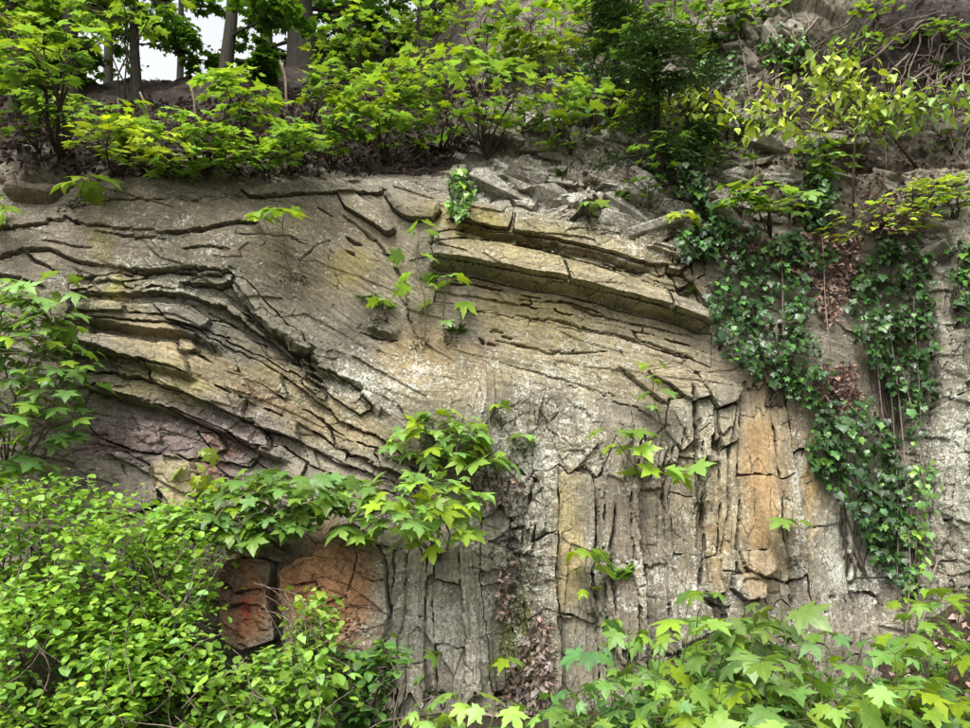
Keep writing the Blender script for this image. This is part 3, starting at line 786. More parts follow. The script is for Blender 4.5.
    for cx, cy, rx, ry in ((250, 600, 40, 40), (330, 580, 40, 50), (570, 545, 12, 70), (760, 480, 16, 90), (180, 480, 20, 20)):
        L = L - 0.4 * np.exp(-((U - cx) / rx) ** 2 - ((V - cy) / ry) ** 2)
    L = L + 0.25 * fbm(X0 * 1.6, Z0 * 1.6, 3, 131)
    m = 0.0 * U
    for cx, cy, rx, ry, s in ((515, 610, 22, 60, .8), (525, 660, 30, 30, .7), (560, 190, 60, 30, .35), (470, 140, 120, 26, .5), (110, 250, 20, 20, .25), (470, 225, 60, 14, .25),
                              (350, 265, 40, 20, .2), (280, 330, 30, 10, .3), (130, 345, 60, 14, .25), (100, 182, 160, 14, .3)):
        m = m + s * np.exp(-((U - cx) / rx) ** 2 - ((V - cy) / ry) ** 2)
    return C, np.clip(L, 0, 1.3), np.clip(m, 0, 1)

D *= 1 - 0.85 * sstep(3.95, 4.8, np.abs(X0))
RC, RL, RM = rock_colour(U, V, X0, Z0)
FRONT = P0 + N0 * D[..., None]
BACK = P0 + N0 * (D - DEEP)[..., None]
# main face: where pieces sit it runs a few centimetres behind them
idx = np.arange(NT * NX).reshape(NT, NX)
Q = np.stack([idx[:-1, :-1], idx[:-1, 1:], idx[1:, 1:], idx[1:, :-1]], -1).reshape(-1, 4)
cliff_me = mesh_np('cliff', BACK.reshape(-1, 3), Q, True, M['rock'], RC.reshape(-1, 3), {'lichen': RL.ravel(), 'moss': RM.ravel(), 'sa': SA.ravel(), 'sb': SB.ravel()}, step=2 * STEP * STEP * 1.22)
cliff = tag(obj('cliff', cliff_me), kind='structure')

# pieces: quads whose four corners carry the same label, rim smoothed and walled back into the face
lq = LAB.reshape(-1)[Q]; good = (lq > 0).all(1)
Qp = Q[good]; lp = lq[good, 0]
order = np.argsort(lp, kind='stable'); Qp = Qp[order]; lp = lp[order]
starts = np.searchsorted(lp, np.arange(1, len(PIECES) + 2))
FR = FRONT.reshape(-1, 3); NR = N0.reshape(-1, 3); CR = RC.reshape(-1, 3); LR = RL.ravel(); MR = RM.ravel(); SAR = SA.ravel(); SBR = SB.ravel()
n_piece = 0
for k in range(1, len(PIECES) + 1):
    q = Qp[starts[k - 1]:starts[k]]
    if len(q) < 40: continue
    vi, inv = np.unique(q.ravel(), return_inverse=True); q = inv.reshape(-1, 4)
    Vv = FR[vi].copy()
    e = np.concatenate([q[:, [0, 1]], q[:, [1, 2]], q[:, [2, 3]], q[:, [3, 0]]])
    key = e.min(1).astype(np.int64) * len(vi) + e.max(1)
    uq, cnt = np.unique(key, return_counts=True)
    bm = np.isin(key, uq[cnt == 1]); be = e[bm]
    for _ in range(2):                                   # relax the stair-stepped rim
        acc = np.zeros_like(Vv); c = np.zeros(len(vi))
        np.add.at(acc, be[:, 0], Vv[be[:, 1]]); np.add.at(acc, be[:, 1], Vv[be[:, 0]])
        np.add.at(c, be[:, 0], 1); np.add.at(c, be[:, 1], 1)
        mk = c > 0
        Vv[mk] = 0.5 * Vv[mk] + 0.5 * acc[mk] / c[mk][:, None]
    bv = np.unique(be); n0 = len(vi); nb = len(bv)
    rim = np.full(n0, -1); rim[bv] = np.arange(nb)
    top = Vv[bv]; back = top - NR[vi[bv]] * 0.13
    mid = top - NR[vi[bv]] * 0.012
    VA = np.concatenate([Vv, top, back])
    s = np.stack([rim[be[:, 1]] + n0, rim[be[:, 0]] + n0, rim[be[:, 0]] + n0 + nb, rim[be[:, 1]] + n0 + nb], 1)
    QA = np.concatenate([q, s])
    ii = np.concatenate([vi, vi[bv], vi[bv]])
    tone = 1 + random.uniform(-.07, .07)
    ctr = Vv.mean(0)
    me = mesh_np(PIECES[k], VA - ctr, QA, True, M['rock'], CR[ii] * tone, {'lichen': LR[ii], 'moss': MR[ii], 'sa': SAR[ii], 'sb': SBR[ii]}, step=2 * STEP * STEP * 1.22)
    obj(PIECES[k], me, cliff, ctr); n_piece += 1
print('pieces', n_piece)

# --- hillside above: soil bank on the left, broken rock on the right
XH = np.concatenate([-3.95 - wing[::-1][:44], np.arange(-3.95, -0.6, 0.03), np.arange(-0.6, 4.6, 0.0115), np.arange(4.6, 6.0, .03), 6.0 + wing[10:]])
TH = np.concatenate([np.arange(3.6, 7.0, 0.0125), np.arange(7.0, 9.0, .03), np.arange(9.0, 16, 0.12), np.arange(16, 39, 0.8)])
PH, NH = base_grid(XH, TH)
UH, VH, _ = project(PH)
xh, th_ = PH[..., 0], TH[:, None] + 0 * PH[..., 0]
rockmask = sstep(430, 520, UH) * (1 - np.clip(1.3 * np.exp(-((UH - 925) / 80) ** 2 - ((VH - 50) / 100) ** 2), 0, 1)) * (1 - .85 * np.exp(-((UH - 800) / 70) ** 2 - ((VH - 250) / 30) ** 2))
rockmask = np.maximum(rockmask, 0.9 * np.exp(-((UH - 40) / 35) ** 2 - ((VH - 178) / 18) ** 2))
rockmask *= sstep(0.30, 0.55, 0.5 + 0.8 * fbm(xh * 1.4, th_ * 1.4, 3, 201) + 0.35 * (rockmask - 0.5))
DH = 0.10 * fbm(xh * 1.1, th_ * 1.1, 4, 211) + 0.03 * fbm(xh * 6, th_ * 6, 3, 212)
wx_ = xh + .06 * fbm(xh * 3, th_ * 3, 3, 231); wt_ = th_ + .06 * fbm(xh * 3, th_ * 3, 3, 232)
ha, hb = wx_ * .83 - wt_ * .56, wx_ * .56 + wt_ * .83
DH += rockmask * (0.06 * ridged(xh * 2.2, th_ * 2.6, 5, 213) + 0.09 * facet(ha * 1.7, hb * 4.5, 214, 1.0) + 0.035 * facet(ha * 5, hb * 13, 215, 1.0) + .016 * facet(xh * 16, th_ * 16, 216, 1.1) + 0.02)
DH += (1 - rockmask) * (.03 * facet(xh * 5, th_ * 5, 217, 1) + .012 * facet(xh * 18, th_ * 18, 218, 1))
DH += 0.22 * np.exp(-((UH - 800) / 55) ** 2 - ((VH - 45) / 45) ** 2) + 0.18 * np.exp(-((UH - 590) / 60) ** 2 - ((VH - 110) / 60) ** 2)
DH -= 0.30 * np.exp(-((UH - 905) / 60) ** 2 - ((VH - 165) / 45) ** 2)
DH += rockmask * .012 * facet(xh * 34, th_ * 34, 219, 1.2)
DH += 0.22 * np.exp(-((UH - 40) / 40) ** 2 - ((VH - 185) / 22) ** 2) - 0.14 * sstep(t_top(xh) + .25, t_top(xh) - .05, th_)
DH += 0.35 * np.exp(-((UH - 900) / 120) ** 2 - ((VH - 40) / 26) ** 2)
PH = PH + NH * DH[..., None]
ih = np.arange(PH.shape[0] * PH.shape[1]).reshape(PH.shape[:2])
QH = np.stack([ih[:-1, :-1], ih[:-1, 1:], ih[1:, 1:], ih[1:, :-1]], -1).reshape(-1, 4)
dip = VH
CH, LH, MH = rock_colour(UH, VH, xh, th_)
soilc = np.array([0.036, 0.027, 0.021])
CH = CH * rockmask[..., None] + soilc * (1 - rockmask[..., None])
LH = LH * rockmask - 0.6 * (1 - rockmask)
hill = tag(obj('hillside', mesh_np('hillside', PH.reshape(-1, 3), QH, True, M['rock'], CH.reshape(-1, 3), {'lichen': LH.ravel(), 'moss': MH.ravel(), 'sa': ha.ravel(), 'sb': hb.ravel()})), kind='structure')

# --- depth map of what was built, to root plants on the surface
BIN = 3; GW, GH = 1300 // BIN, 1000 // BIN
zb = np.full(GW * GH, 1e9); zp = np.zeros((GW * GH, 3))
for arr in (FRONT.reshape(-1, 3), PH.reshape(-1, 3)):
    uu, vv, dd = project(arr)
    bi = ((uu + 160) // BIN).astype(int); bj = ((vv + 130) // BIN).astype(int)
    ok = (bi >= 0) & (bi < GW) & (bj >= 0) & (bj < GH) & (dd > 0.5)
    k = (bj * GW + bi)[ok]; d = dd[ok]; p = arr[ok]
    o_ = np.argsort(-d, kind='stable'); k, d, p = k[o_], d[o_], p[o_]
    cl = d < zb[k]
    zb[k[cl]] = d[cl]; zp[k[cl]] = p[cl]
def surf(u, v):
    i, j = int((u + 160) // BIN), int((v + 130) // BIN)
    for r in range(0, 12):
        best = None
        for a in range(-r, r + 1):
            for b in range(-r, r + 1):
                if max(abs(a), abs(b)) != r: continue
                x, y = i + a, j + b
                if 0 <= x < GW and 0 <= y < GH and zb[y * GW + x] < 1e8:
                    return zp[y * GW + x].copy()
    return at_y(u, v, 5.2)

# --- angular blocks standing out of the slope
def hull_rock(c, size, dip_, parent, name='rock_block', sd=0, col=(128, 117, 102), lich=.35, yaw=0.0, moss=.0):
    rr = np.random.default_rng(sd)
    pts = rr.uniform(-1, 1, (16, 3)); pts = np.sign(pts) * np.abs(pts) ** .55
    pts *= np.array(size) * rr.uniform(.75, 1.0, (16, 3))
    bm = bmesh.new()
    for p in pts: bm.verts.new(p)
    r_ = bmesh.ops.convex_hull(bm, input=bm.verts)
    bmesh.ops.delete(bm, geom=list({g for g in r_['geom_interior'] + r_['geom_unused'] if isinstance(g, bmesh.types.BMVert)}), context='VERTS')
    bmesh.ops.dissolve_limit(bm, angle_limit=R(14), verts=bm.verts, edges=bm.edges)
    bmesh.ops.bevel(bm, geom=list(bm.edges), offset=min(size) * .09, segments=1, affect='EDGES', profile=.6)
    me = bpy.data.meshes.new(name); bm.to_mesh(me); bm.free()
    a = me.color_attributes.new('Col', 'FLOAT_COLOR', 'POINT')
    cc = lin(col) * rr.uniform(.85, 1.15); n_ = len(me.vertices)
    a.data.foreach_set('color', np.tile(np.append(cc, 1.0), n_).astype(np.float32))
    for nm, v_ in (('lichen', lich), ('moss', moss)):
        at_ = me.attributes.new(nm, 'FLOAT', 'POINT'); at_.data.foreach_set('value', np.full(n_, v_, np.float32))
    me.materials.append(M['rock'])
    o = obj(name, me, parent, c); o.rotation_euler = (rr.normal(-.25, .25), R(dip_), yaw)
    return o
rr = np.random.default_rng(240)
for poly, n_, sz, dp, lc_ in (([(452, 150), (520, 120), (560, 60), (640, 60), (650, 170), (700, 215), (640, 235), (540, 195), (460, 190)], 95, (.05, .14), 22, .8),
                        ([(700, 90), (790, 100), (850, 120), (830, 235), (760, 250), (700, 215)], 70, (.05, .13), 15, .6),
                        ([(742, 6), (800, 4), (865, 70), (850, 100), (790, 92), (745, 70)], 46, (.05, .12), 42, .4),
                        ([(640, 20), (740, 20), (740, 90), (650, 90)], 30, (.05, .13), 25, .5),
                        ([(860, 150), (960, 190), (970, 250), (930, 260)], 10, (.05, .13), 20, .3)):
    p_ = np.array(poly, float); k = 0
    while k < n_:
        q = rr.uniform(p_.min(0), p_.max(0))
        if not inside_poly(poly, np.array([q[0]]), np.array([q[1]]))[0]: continue
        a = rr.uniform(*sz); size = (a * rr.uniform(1.2, 2.6), a * rr.uniform(.7, 1.1), a * rr.uniform(.25, .65))
        hull_rock(surf(*q) + np.array([0, .035, -.02]), size, dp + rr.normal(0, 12), hill, 'rock_block', 2400 + int(q[0] * 7 + q[1]), (138, 131, 118), lc_, rr.normal(0, .3)); k += 1
# boulder at the brink
hull_rock(surf(38, 188) + np.array([0, .05, .02]), (.27, .2, .17), 8, hill, 'rock_block', 2600, (112, 102, 84), .2, 0, .3)
hull_rock(surf(15, 178) + np.array([0, .05, .02]), (.2, .2, .12), 20, hill, 'rock_block', 2601, (118, 108, 92), .4, 0, .2)

# ================================================================== GROUND
def ground_z(X, Y):
    X = np.asarray(X, float); Y = np.asarray(Y, float)
    z = 0.03 * fbm(X * 0.8, Y * 0.8, 3, 301)
    z = z + 0.95 * sstep(-0.9, -2.6, X) * sstep(3.1, 5.0, Y)
    z = z + 0.75 * sstep(2.2, 3.4, X) * sstep(3.6, 5.0, Y)
    z = z + 0.22 * sstep(4.0, 5.0, Y)
    return z
gx = np.concatenate([[-400, -120, -50, -25, -14, -9], np.arange(-7, 7.01, 0.06), [9, 14, 25, 50, 120, 400]])
gy = np.concatenate([[-400, -120, -50, -25, -12, -6, -2, 0, 1], np.arange(1.5, 5.3, 0.06), [5.6]])
GX, GY = np.meshgrid(gx, gy)
GZ = ground_z(GX, GY) + np.where((abs(GX) < 7) & (GY > 1.4), 0.03 * fbm(GX * 5, GY * 5, 3, 305), 0)
ig = np.arange(GX.size).reshape(GX.shape)
QG = np.stack([ig[:-1, :-1], ig[:-1, 1:], ig[1:, 1:], ig[1:, :-1]], -1).reshape(-1, 4)
tag(obj('ground', mesh_np('ground', np.stack([GX, GY, GZ], -1).reshape(-1, 3), QG, True, M['ground'])), kind='structure')

# ================================================================== LEAVES
def leaf_mesh(name, half, hub, mat, droop=0.2, fold=0.08, curl=0.0, sd=0, tip_drop=0.0):
    rr = np.random.default_rng(sd)
    out = [(x, y) for x, y in half] + [(-x, y) for x, y in half[::-1] if x > 1e-6]
    wid = rr.uniform(.85, 1.12); ske = rr.normal(0, .07)
    out = [((x + rr.normal(0, .02)) * wid + ske * y * y if abs(x) > .02 else x + ske * y * y, y + rr.normal(0, .02)) for x, y in out]
    pts = [hub] + out
    # inner ring half way gives the blade a curve
    ring = [(hub[0] + (x - hub[0]) * .55, hub[1] + (y - hub[1]) * .55) for x, y in out]
    allp = pts + ring; n = len(out)
    def z(x, y):
        r2 = x * x + (y - hub[1]) ** 2
        return -droop * r2 * 0.8 + fold * abs(x) - tip_drop * max(0, y - .4) ** 2 + curl * x * (y - .4)
    Vv = [(x, y, z(x, y)) for x, y in allp]
    f = []
    for i in range(n):
        j = (i + 1) % n
        f.append((0, n + 1 + i, n + 1 + j)); f.append((n + 1 + i, 1 + i, 1 + j, n + 1 + j))
    me = bpy.data.meshes.new(name); me.from_pydata(Vv, [], f)
    me.polygons.foreach_set('use_smooth', np.full(len(f), True)); me.materials.append(mat); me.update()
    return me

MAPLE = [(0, 0), (.11, -.07), (.25, -.07), (.31, .01), (.54, .03), (.43, .16), (.30, .24), (.45, .33), (.49, .45), (.66, .62), (.45, .60), (.34, .64), (.18, .53),
         (.22, .70), (.15, .78), (0, 1.03)]
ROUND = [(0, 0), (.16, -.02), (.33, .10), (.42, .28), (.44, .46), (.36, .66), (.22, .84), (.10, .94), (0, 1.04)]
OVATE = [(0, 0), (.14, .06), (.25, .2), (.29, .38), (.26, .58), (.17, .78), (0, 1.02)]
IVY = [(0, 0), (.16, -.10), (.34, -.06), (.42, .10), (.40, .24), (.52, .38), (.40, .44), (.26, .52), (.16, .72), (0, .95)]
maple_me = [leaf_mesh('maple_leaf', MAPLE, (0, .30), M['maple'], d, f, c, i, t) for i, (d, f, c, t) in enumerate(((.25, .08, .0, .1), (.4, .02, .15, .3), (.15, .18, -.1, .2), (.5, .05, .1, .0), (.3, -.05, -.2, .4), (.1, .3, .25, .5), (.6, -.1, -.3, .2), (.2, .12, .35, .1), (.35, .2, -.35, .6)))]
round_me = [leaf_mesh('bramble_leaf', ROUND, (0, .45), M['bramble'], d, f, c, 20 + i, t) for i, (d, f, c, t) in enumerate(((.2, .2, 0, .1), (.35, .1, .15, .2), (.1, .3, -.15, .3)))]
ovate_me = [leaf_mesh('oval_leaf', OVATE, (0, .45), M['bramble'], d, f, c, 30 + i, t) for i, (d, f, c, t) in enumerate(((.2, .25, 0, .2), (.35, .1, .15, .3), (.1, .35, -.15, .4)))]
ivy_me = [leaf_mesh('ivy_leaf', IVY, (0, .30), M['ivy'], d, f, c, 40 + i, t) for i, (d, f, c, t) in enumerate(((.15, .12, 0, .1), (.3, .0, .15, .2), (.1, .2, -.15, .2)))]

def leaf_rot(head, droop, roll):
    """blade lies flat facing up, its tip along the compass heading, dropped by droop"""
    return Matrix.Rotation(head, 3, 'Z') @ Matrix.Rotation(-droop, 3, 'X') @ Matrix.Rotation(roll, 3, 'Y')

def put_leaf(parent, meshes, pos, head, droop, roll, size, tint, name='leaf'):
    o = bpy.data.objects.new(name, random.choice(meshes)); COL.objects.link(o)
    o.parent = parent
    o.location = Vector(pos) - parent.location
    o.rotation_euler = leaf_rot(head, droop, roll).to_euler(); o.scale = (size,) * 3
    o.color = (*tint, 1.0)
    return o

class Foliage:
    """many small leaves joined into one mesh (a crown, a mass of leaves too small to pick apart)"""
    def __init__(s): s.v = []; s.c = []; s.f = []; s.n = 0
    SH = {'diamond': np.array([[0, 0, 0], [.32, .45, .06], [0, 1, -.12], [-.32, .45, .06]]),
          'lobed': np.array([[0, 0, 0], [.5, .1, .02], [.3, .35, .05], [.55, .7, -.02], [.2, .65, .04], [0, 1, -.1], [-.2, .65, .04], [-.55, .7, -.02], [-.3, .35, .05], [-.5, .1, .02]]),
          'oval': np.array([[0, 0, 0], [.3, .18, .05], [.4, .5, .06], [.22, .82, .0], [0, 1, -.06], [-.22, .82, .0], [-.4, .5, .06], [-.3, .18, .05]]),
          'needle': np.array([[0, 0, 0], [.09, .4, 0], [0, 1, -.05], [-.09, .4, 0]])}
    def leaves(s, P, head, droop, roll, size, col, shape='diamond'):
        P = np.asarray(P); n = len(P)
        sh = s.SH[shape]; k = len(sh)
        ch, sh_ = np.cos(head), np.sin(head); cd, sd_ = np.cos(-droop), np.sin(-droop); cr, sr = np.cos(roll), np.sin(roll)
        x, y, z = (sh[None, :, i] * size[:, None] for i in range(3))
        x1 = x * cr[:, None] + z * sr[:, None]; z1 = -x * sr[:, None] + z * cr[:, None]
        y2 = y * cd[:, None] - z1 * sd_[:, None]; z2 = y * sd_[:, None] + z1 * cd[:, None]
        x3 = x1 * ch[:, None] - y2 * sh_[:, None]; y3 = x1 * sh_[:, None] + y2 * ch[:, None]
        Vv = np.stack([x3, y3, z2], -1) + P[:, None, :]
        s.v.append(Vv.reshape(-1, 3)); s.c.append(np.repeat(col, k, 0))
        if k == 4:
            ft = np.array([[0, 1, 2], [0, 2, 3]])
        elif k == 8:
            ft = np.array([[0, 1, 2], [0, 2, 3], [0, 3, 4], [0, 4, 5], [0, 5, 6], [0, 6, 7]])
        else:
            ft = np.array([[0, 1, 2], [0, 2, 4], [2, 3, 4], [0, 4, 6], [4, 5, 6], [0, 6, 8], [6, 7, 8], [0, 8, 9]])
        ids = s.n + np.arange(n)[:, None, None] * k + ft[None]
        s.f.append(ids.reshape(-1, 3)); s.n += n * k
    def build(s, name, mat, parent=None, origin=(0, 0, 0)):
        me = mesh_np(name, np.concatenate(s.v) - np.asarray(origin), np.concatenate(s.f), False, mat, np.concatenate(s.c))
        return obj(name, me, parent)

def cols(base, n, var=0.25, hue=0.12):
    k = 1 + rng.uniform(-var, var, (n, 1)); h = rng.uniform(-hue, hue, (n, 1))
    c = np.asarray(base)[None, :] * k; c = c * (1 + h * np.array([[1.2, 0.1, -.8]]))
    return np.clip(c, 0.002, 1)

G_FRESH = (0.200, 0.355, 0.030); G_MID = (0.125, 0.250, 0.024); G_DARK = (0.060, 0.130, 0.018)
G_YEL = (0.310, 0.430, 0.035); G_PALE = (0.40, 0.53, 0.075); G_BRAM = (0.215, 0.385, 0.045)

def empty(name, loc, label, cat, group=None):
    o = bpy.data.objects.new(name, None); COL.objects.link(o); o.location = [float(c) for c in loc]
    o.empty_display_size = 0.05
    return tag(o, label, cat, group)

def maple(root, tops, label, size=0.15, tint=G_FRESH, tiers=3, per=2, spread=0.16, lean=0.15, group=None, name='maple_sapling', meshes=None, stem='stem', r0=0.006, droop=(10, 38), seed=None, bare=0.4):
    """sapling: stems from the root to each top, pairs of stalked leaves on the upper part, a rosette at each tip"""
    if seed is not None: random.seed(seed)
    root = np.asarray(root, float); meshes = meshes or maple_me
    e = empty(name, root, label, 'sapling', group); mb = MB()
    for tp in tops:
        tp = np.asarray(tp, float); L = np.linalg.norm(tp - root)
        pts = curve_pts(root - np.array([0, 0, .03]), tp, 7, 0.06, seed=random.randrange(10 ** 9))
        mb.tube(pts, np.linspace(r0, r0 * .45, 7), 5)
        az = random.uniform(0, math.pi)
        for k in range(tiers):
            t = bare + (1 - bare) * (k + 1) / tiers
            x = t * 6; i = min(int(x), 5); p = pts[i] + (pts[i + 1] - pts[i]) * (x - i)
            az += math.pi / 2 + random.uniform(-.4, .4)
            n = per + (2 if k == tiers - 1 else 0)
            for q in range(n):
                a = az + q * 2 * math.pi / n + random.uniform(-.35, .35)
                pl = spread * random.uniform(0.45, 1.1) * (1.0 if k < tiers - 1 else 0.75)
                # leaves turn towards the light in front of the face
                dv = np.array([-math.sin(a), math.cos(a), 0.0]); dv[1] = dv[1] * .8 - 0.18
                end = p + dv * pl + np.array([0, 0, random.uniform(0.0, .35) * pl])
                mb.tube([p, (p + end) / 2 + np.array([0, 0, .02 * pl]), end], [r0 * .4, r0 * .3, r0 * .25], 4)
                h = math.atan2(-dv[0], dv[1])
                put_leaf(e, meshes, end, h, R(random.uniform(*droop)), R(random.gauss(0, 20)), size * random.choice((.6, .8, 1, 1.15)) * random.uniform(.9, 1.1), np.array(tint) * random.choice((.7, .85, 1, 1.1)))
    mb.build('stem', M[stem], e, root)
    return e

def bush_maple(root, centre, rad, nleaf, label, size=0.16, tint=G_FRESH, nst=6, group=None, name='maple_bush', meshes=None, cat='bush', stem='stem', droop=(8, 40), seed=None, r0=0.008, layers=0):
    """several arching stems from one root; leaves held in flat layers through an ellipsoid"""
    if seed is not None: random.seed(seed)
    root = np.asarray(root, float); centre = np.asarray(centre, float); rad = np.asarray(rad, float)
    e = empty(name, root, label, cat, group); mb = MB(); meshes = meshes or maple_me
    tips = []
    for k in range(nst):
        while True:
            q = np.array([random.uniform(-1, 1) for _ in range(3)])
            if np.linalg.norm(q) < 1: break
        q = q / max(np.linalg.norm(q), .3) * random.uniform(.3, .75)
        tp = centre + rad * q
        pts = curve_pts(root - np.array([0, 0, .03]), tp, 7, 0.07, 0.06, seed=random.randrange(10 ** 9))
        mb.tube(pts, np.linspace(r0, r0 * .4, 7), 5); tips.append(pts)
    for i in range(nleaf):
        while True:
            q = np.array([random.uniform(-1, 1) for _ in range(3)])
            r = np.linalg.norm(q)
            if r < 1 and r > random.uniform(0, .7): break
        if layers:
            zq = (math.floor((q[2] * .5 + .5) * layers) + .5) / layers * 2 - 1
            q = np.array([q[0] * 1.15 + .35 * math.sin(zq * 7 + centre[0] * 3), q[1], zq + random.gauss(0, .09)])
        p = centre + rad * q
        # stalk from the nearest stem point
        best = min((s for st in tips for s in st[2:]), key=lambda s: np.sum((s - p) ** 2))
        dv = p - best; dl = np.linalg.norm(dv)
        if dl > 0.30: best = p - dv / dl * 0.30
        mb.tube([best, (best + p) / 2 + np.array([0, 0, .012]), p], [r0 * .3, r0 * .25, r0 * .2], 3)
        h = math.atan2(-(dv[0] + random.gauss(0, .05)), dv[1] - 0.10 + random.gauss(0, .05))
        put_leaf(e, meshes, p, h, R(random.uniform(*droop)), R(random.gauss(0, 16)), size * random.choice((.5, .7, .85, 1, 1.15)) * random.uniform(.9, 1.1), np.array(tint) * random.choice((.7, .9, 1, 1.1)))
    mb.build('stem', M[stem], e, root)
    return e

def at_near(u, v, ref, fwd):
    """point on the sight line of a pixel, at the depth of a rooted plant less its forward reach"""
    return at_y(u, v, ref[1] - fwd)

# ------------------------------------------------ maple seedlings on the face
def on_face(ru, rv, tops, label, fwd=0.15, **kw):
    r = surf(ru, rv)
    e = maple(r, [at_near(a, b, r, fwd) for a, b in tops], label, **kw)
    k = 46; g = np.random.default_rng(int(ru * 3 + rv)); f = Foliage(); du = g.normal(0, 6, k); dv_ = g.normal(1, 3.0, k)
    pp = np.array([surf(ru + x, rv + y) + np.array([0, -.008, 0]) for x, y in zip(du, dv_)])
    f.leaves(pp, g.uniform(0, 6.28, k), g.uniform(-.9, .5, k), g.normal(0, .5, k), g.uniform(.012, .035, k), cols((.05, .06, .018), k, .5, .3), 'diamond')
    tag(f.build('moss_tuft', M['foliage'], e, r), kind='stuff')
    return e

on_face(298, 278, [(262, 216), (284, 212)], 'maple seedling with two thin bare stems leaning left on the upper massive bed', .2, tiers=2, per=1, spread=.10, size=.17, bare=.85, seed=1, r0=.0055, droop=(0, 25))
on_face(422, 343, [(420, 230)], 'tall straight maple seedling beside the bent beds, leaf pairs up its stem', .12, tiers=4, size=.14, spread=.11, bare=.2, seed=2, r0=.0055)
on_face(451, 338, [(447, 280)], 'short maple seedling just right of the tall straight one', .12, tiers=3, size=.14, spread=.11, seed=3, r0=.0055, bare=.1)
on_face(672, 462, [(655, 366)], 'thin stemmed maple seedling above the broken upright blocks', .12, tiers=4, size=.13, spread=.09, seed=4, r0=.0055, bare=.45)
on_face(642, 475, [(610, 432), (632, 434), (660, 470)], 'low spreading maple seedling in a crack of the central face', .18, tiers=2, size=.15, spread=.13, seed=5, r0=.0055, bare=.4)
on_face(700, 505, [(694, 464)], 'maple seedling with one drooping pair of leaves on the upright columns', .15, tiers=1, per=1, size=.16, spread=.08, seed=6, r0=.0045)
on_face(792, 562, [(790, 520)], 'small maple seedling against the orange upright slab', .12, tiers=1, per=1, size=.15, spread=.09, seed=7, r0=.0045)
on_face(592, 612, [(588, 550)], 'maple seedling with three leaf tiers at the foot of the tan column', .12, tiers=3, size=.13, spread=.09, seed=8, r0=.0055, bare=.1)
on_face(378, 318, [(382, 300)], 'tiny maple seedling beside a fern on the massive bed', .08, tiers=1, per=2, size=.10, spread=.05, seed=9, r0=.0045)
on_face(525, 452, [(524, 436)], 'tiny maple seedling in the lichen patch under the dipping beds', .08, tiers=1, per=1, size=.10, spread=.04, seed=10, r0=.0035)
on_face(500, 420, [(498, 404)], 'tiny maple seedling below the small pits in the rock', .08, tiers=1, per=1, size=.08, spread=.04, seed=101, r0=.0035)
on_face(197, 510, [(205, 450), (200, 478)], 'maple seedling with limp pale leaves before the yellow block', .14, tiers=2, per=2, size=.11, spread=.06, tint=G_YEL, droop=(45, 75), seed=11, r0=.0045)
on_face(62, 322, [(65, 276)], 'maple seedling on the lip of the dark left ledge', .12, tiers=3, size=.12, spread=.08, seed=12, r0=.0055, bare=.1)
on_face(72, 205, [(84, 182)], 'maple seedling at the brink beside the rounded boulder', .15, tiers=2, per=2, size=.16, spread=.12, seed=13, r0=.0055)
on_face(-12, 225, [(4, 206)], 'maple seedling leaning in over the left end of the top bed', .15, tiers=2, per=2, size=.16, spread=.10, seed=14, r0=.0055)
on_face(435, 690, [(432, 652)], 'small seedling in the joint between the lower pale columns', .12, tiers=2, per=1, size=.10, spread=.06, seed=15, r0=.0045)
on_face(505, 690, [(506, 660)], 'small seedling in the mossy gully', .12, tiers=1, per=1, size=.12, spread=.06, seed=16, r0=.0045)
on_face(590, 222, [(590, 203)], 'small maple seedling on the rubble above the dipping beds', .12, tiers=1, per=2, size=.12, spread=.06, seed=17, r0=.0045)
on_face(680, 232, [(684, 214)], 'bright maple seedling on the rubble next to the ivy', .12, tiers=2, per=2, size=.13, spread=.08, tint=G_YEL, seed=18, r0=.0045)

# maple bushes on the mid ledge
r = surf(470, 500); bush_maple(r, at_near(438, 436, r, .22), (.38, .16, .20), 80, 'maple bush with arching stems against the slanting block beds', .125, G_FRESH, 5, seed=21)
r = surf(440, 556); bush_maple(r, at_near(412, 507, r, .35), (.50, .24, .24), 125, 'broad maple bush spilling over the rusty rock wall', .135, G_FRESH, 7, seed=22)
r = surf(300, 530); bush_maple(r, at_near(285, 495, r, .30), (.50, .22, .19), 110, 'maple bush on the ledge behind the rusty blocks', .13, G_MID, 6, seed=23)
r = surf(290, 550); bush_maple(r, at_near(240, 522, r, .30), (.44, .20, .12), 110, 'low maple bush above the square rusty block', .115, G_MID, 6, seed=24)
r = surf(505, 480); maple(r, [at_near(470, 440, r, .2), at_near(480, 460, r, .25)], 'maple sapling with reddish stem beside the arching bush', .15, G_FRESH, 3, 2, .12, seed=25, r0=.005)

# ------------------------------------------------ left edge bush
r = surf(10, 470); bush_maple(r, at_near(28, 385, r, .40), (.42, .30, .62), 230, 'tall leafy maple bush covering the left end of the ledges', .12, G_MID, 10, seed=26)
r = surf(-30, 380); bush_maple(r, at_near(8, 320, r, .35), (.30, .22, .30), 80, 'maple bush reaching in above the tall leafy one', .125, G_FRESH, 5, seed=27)

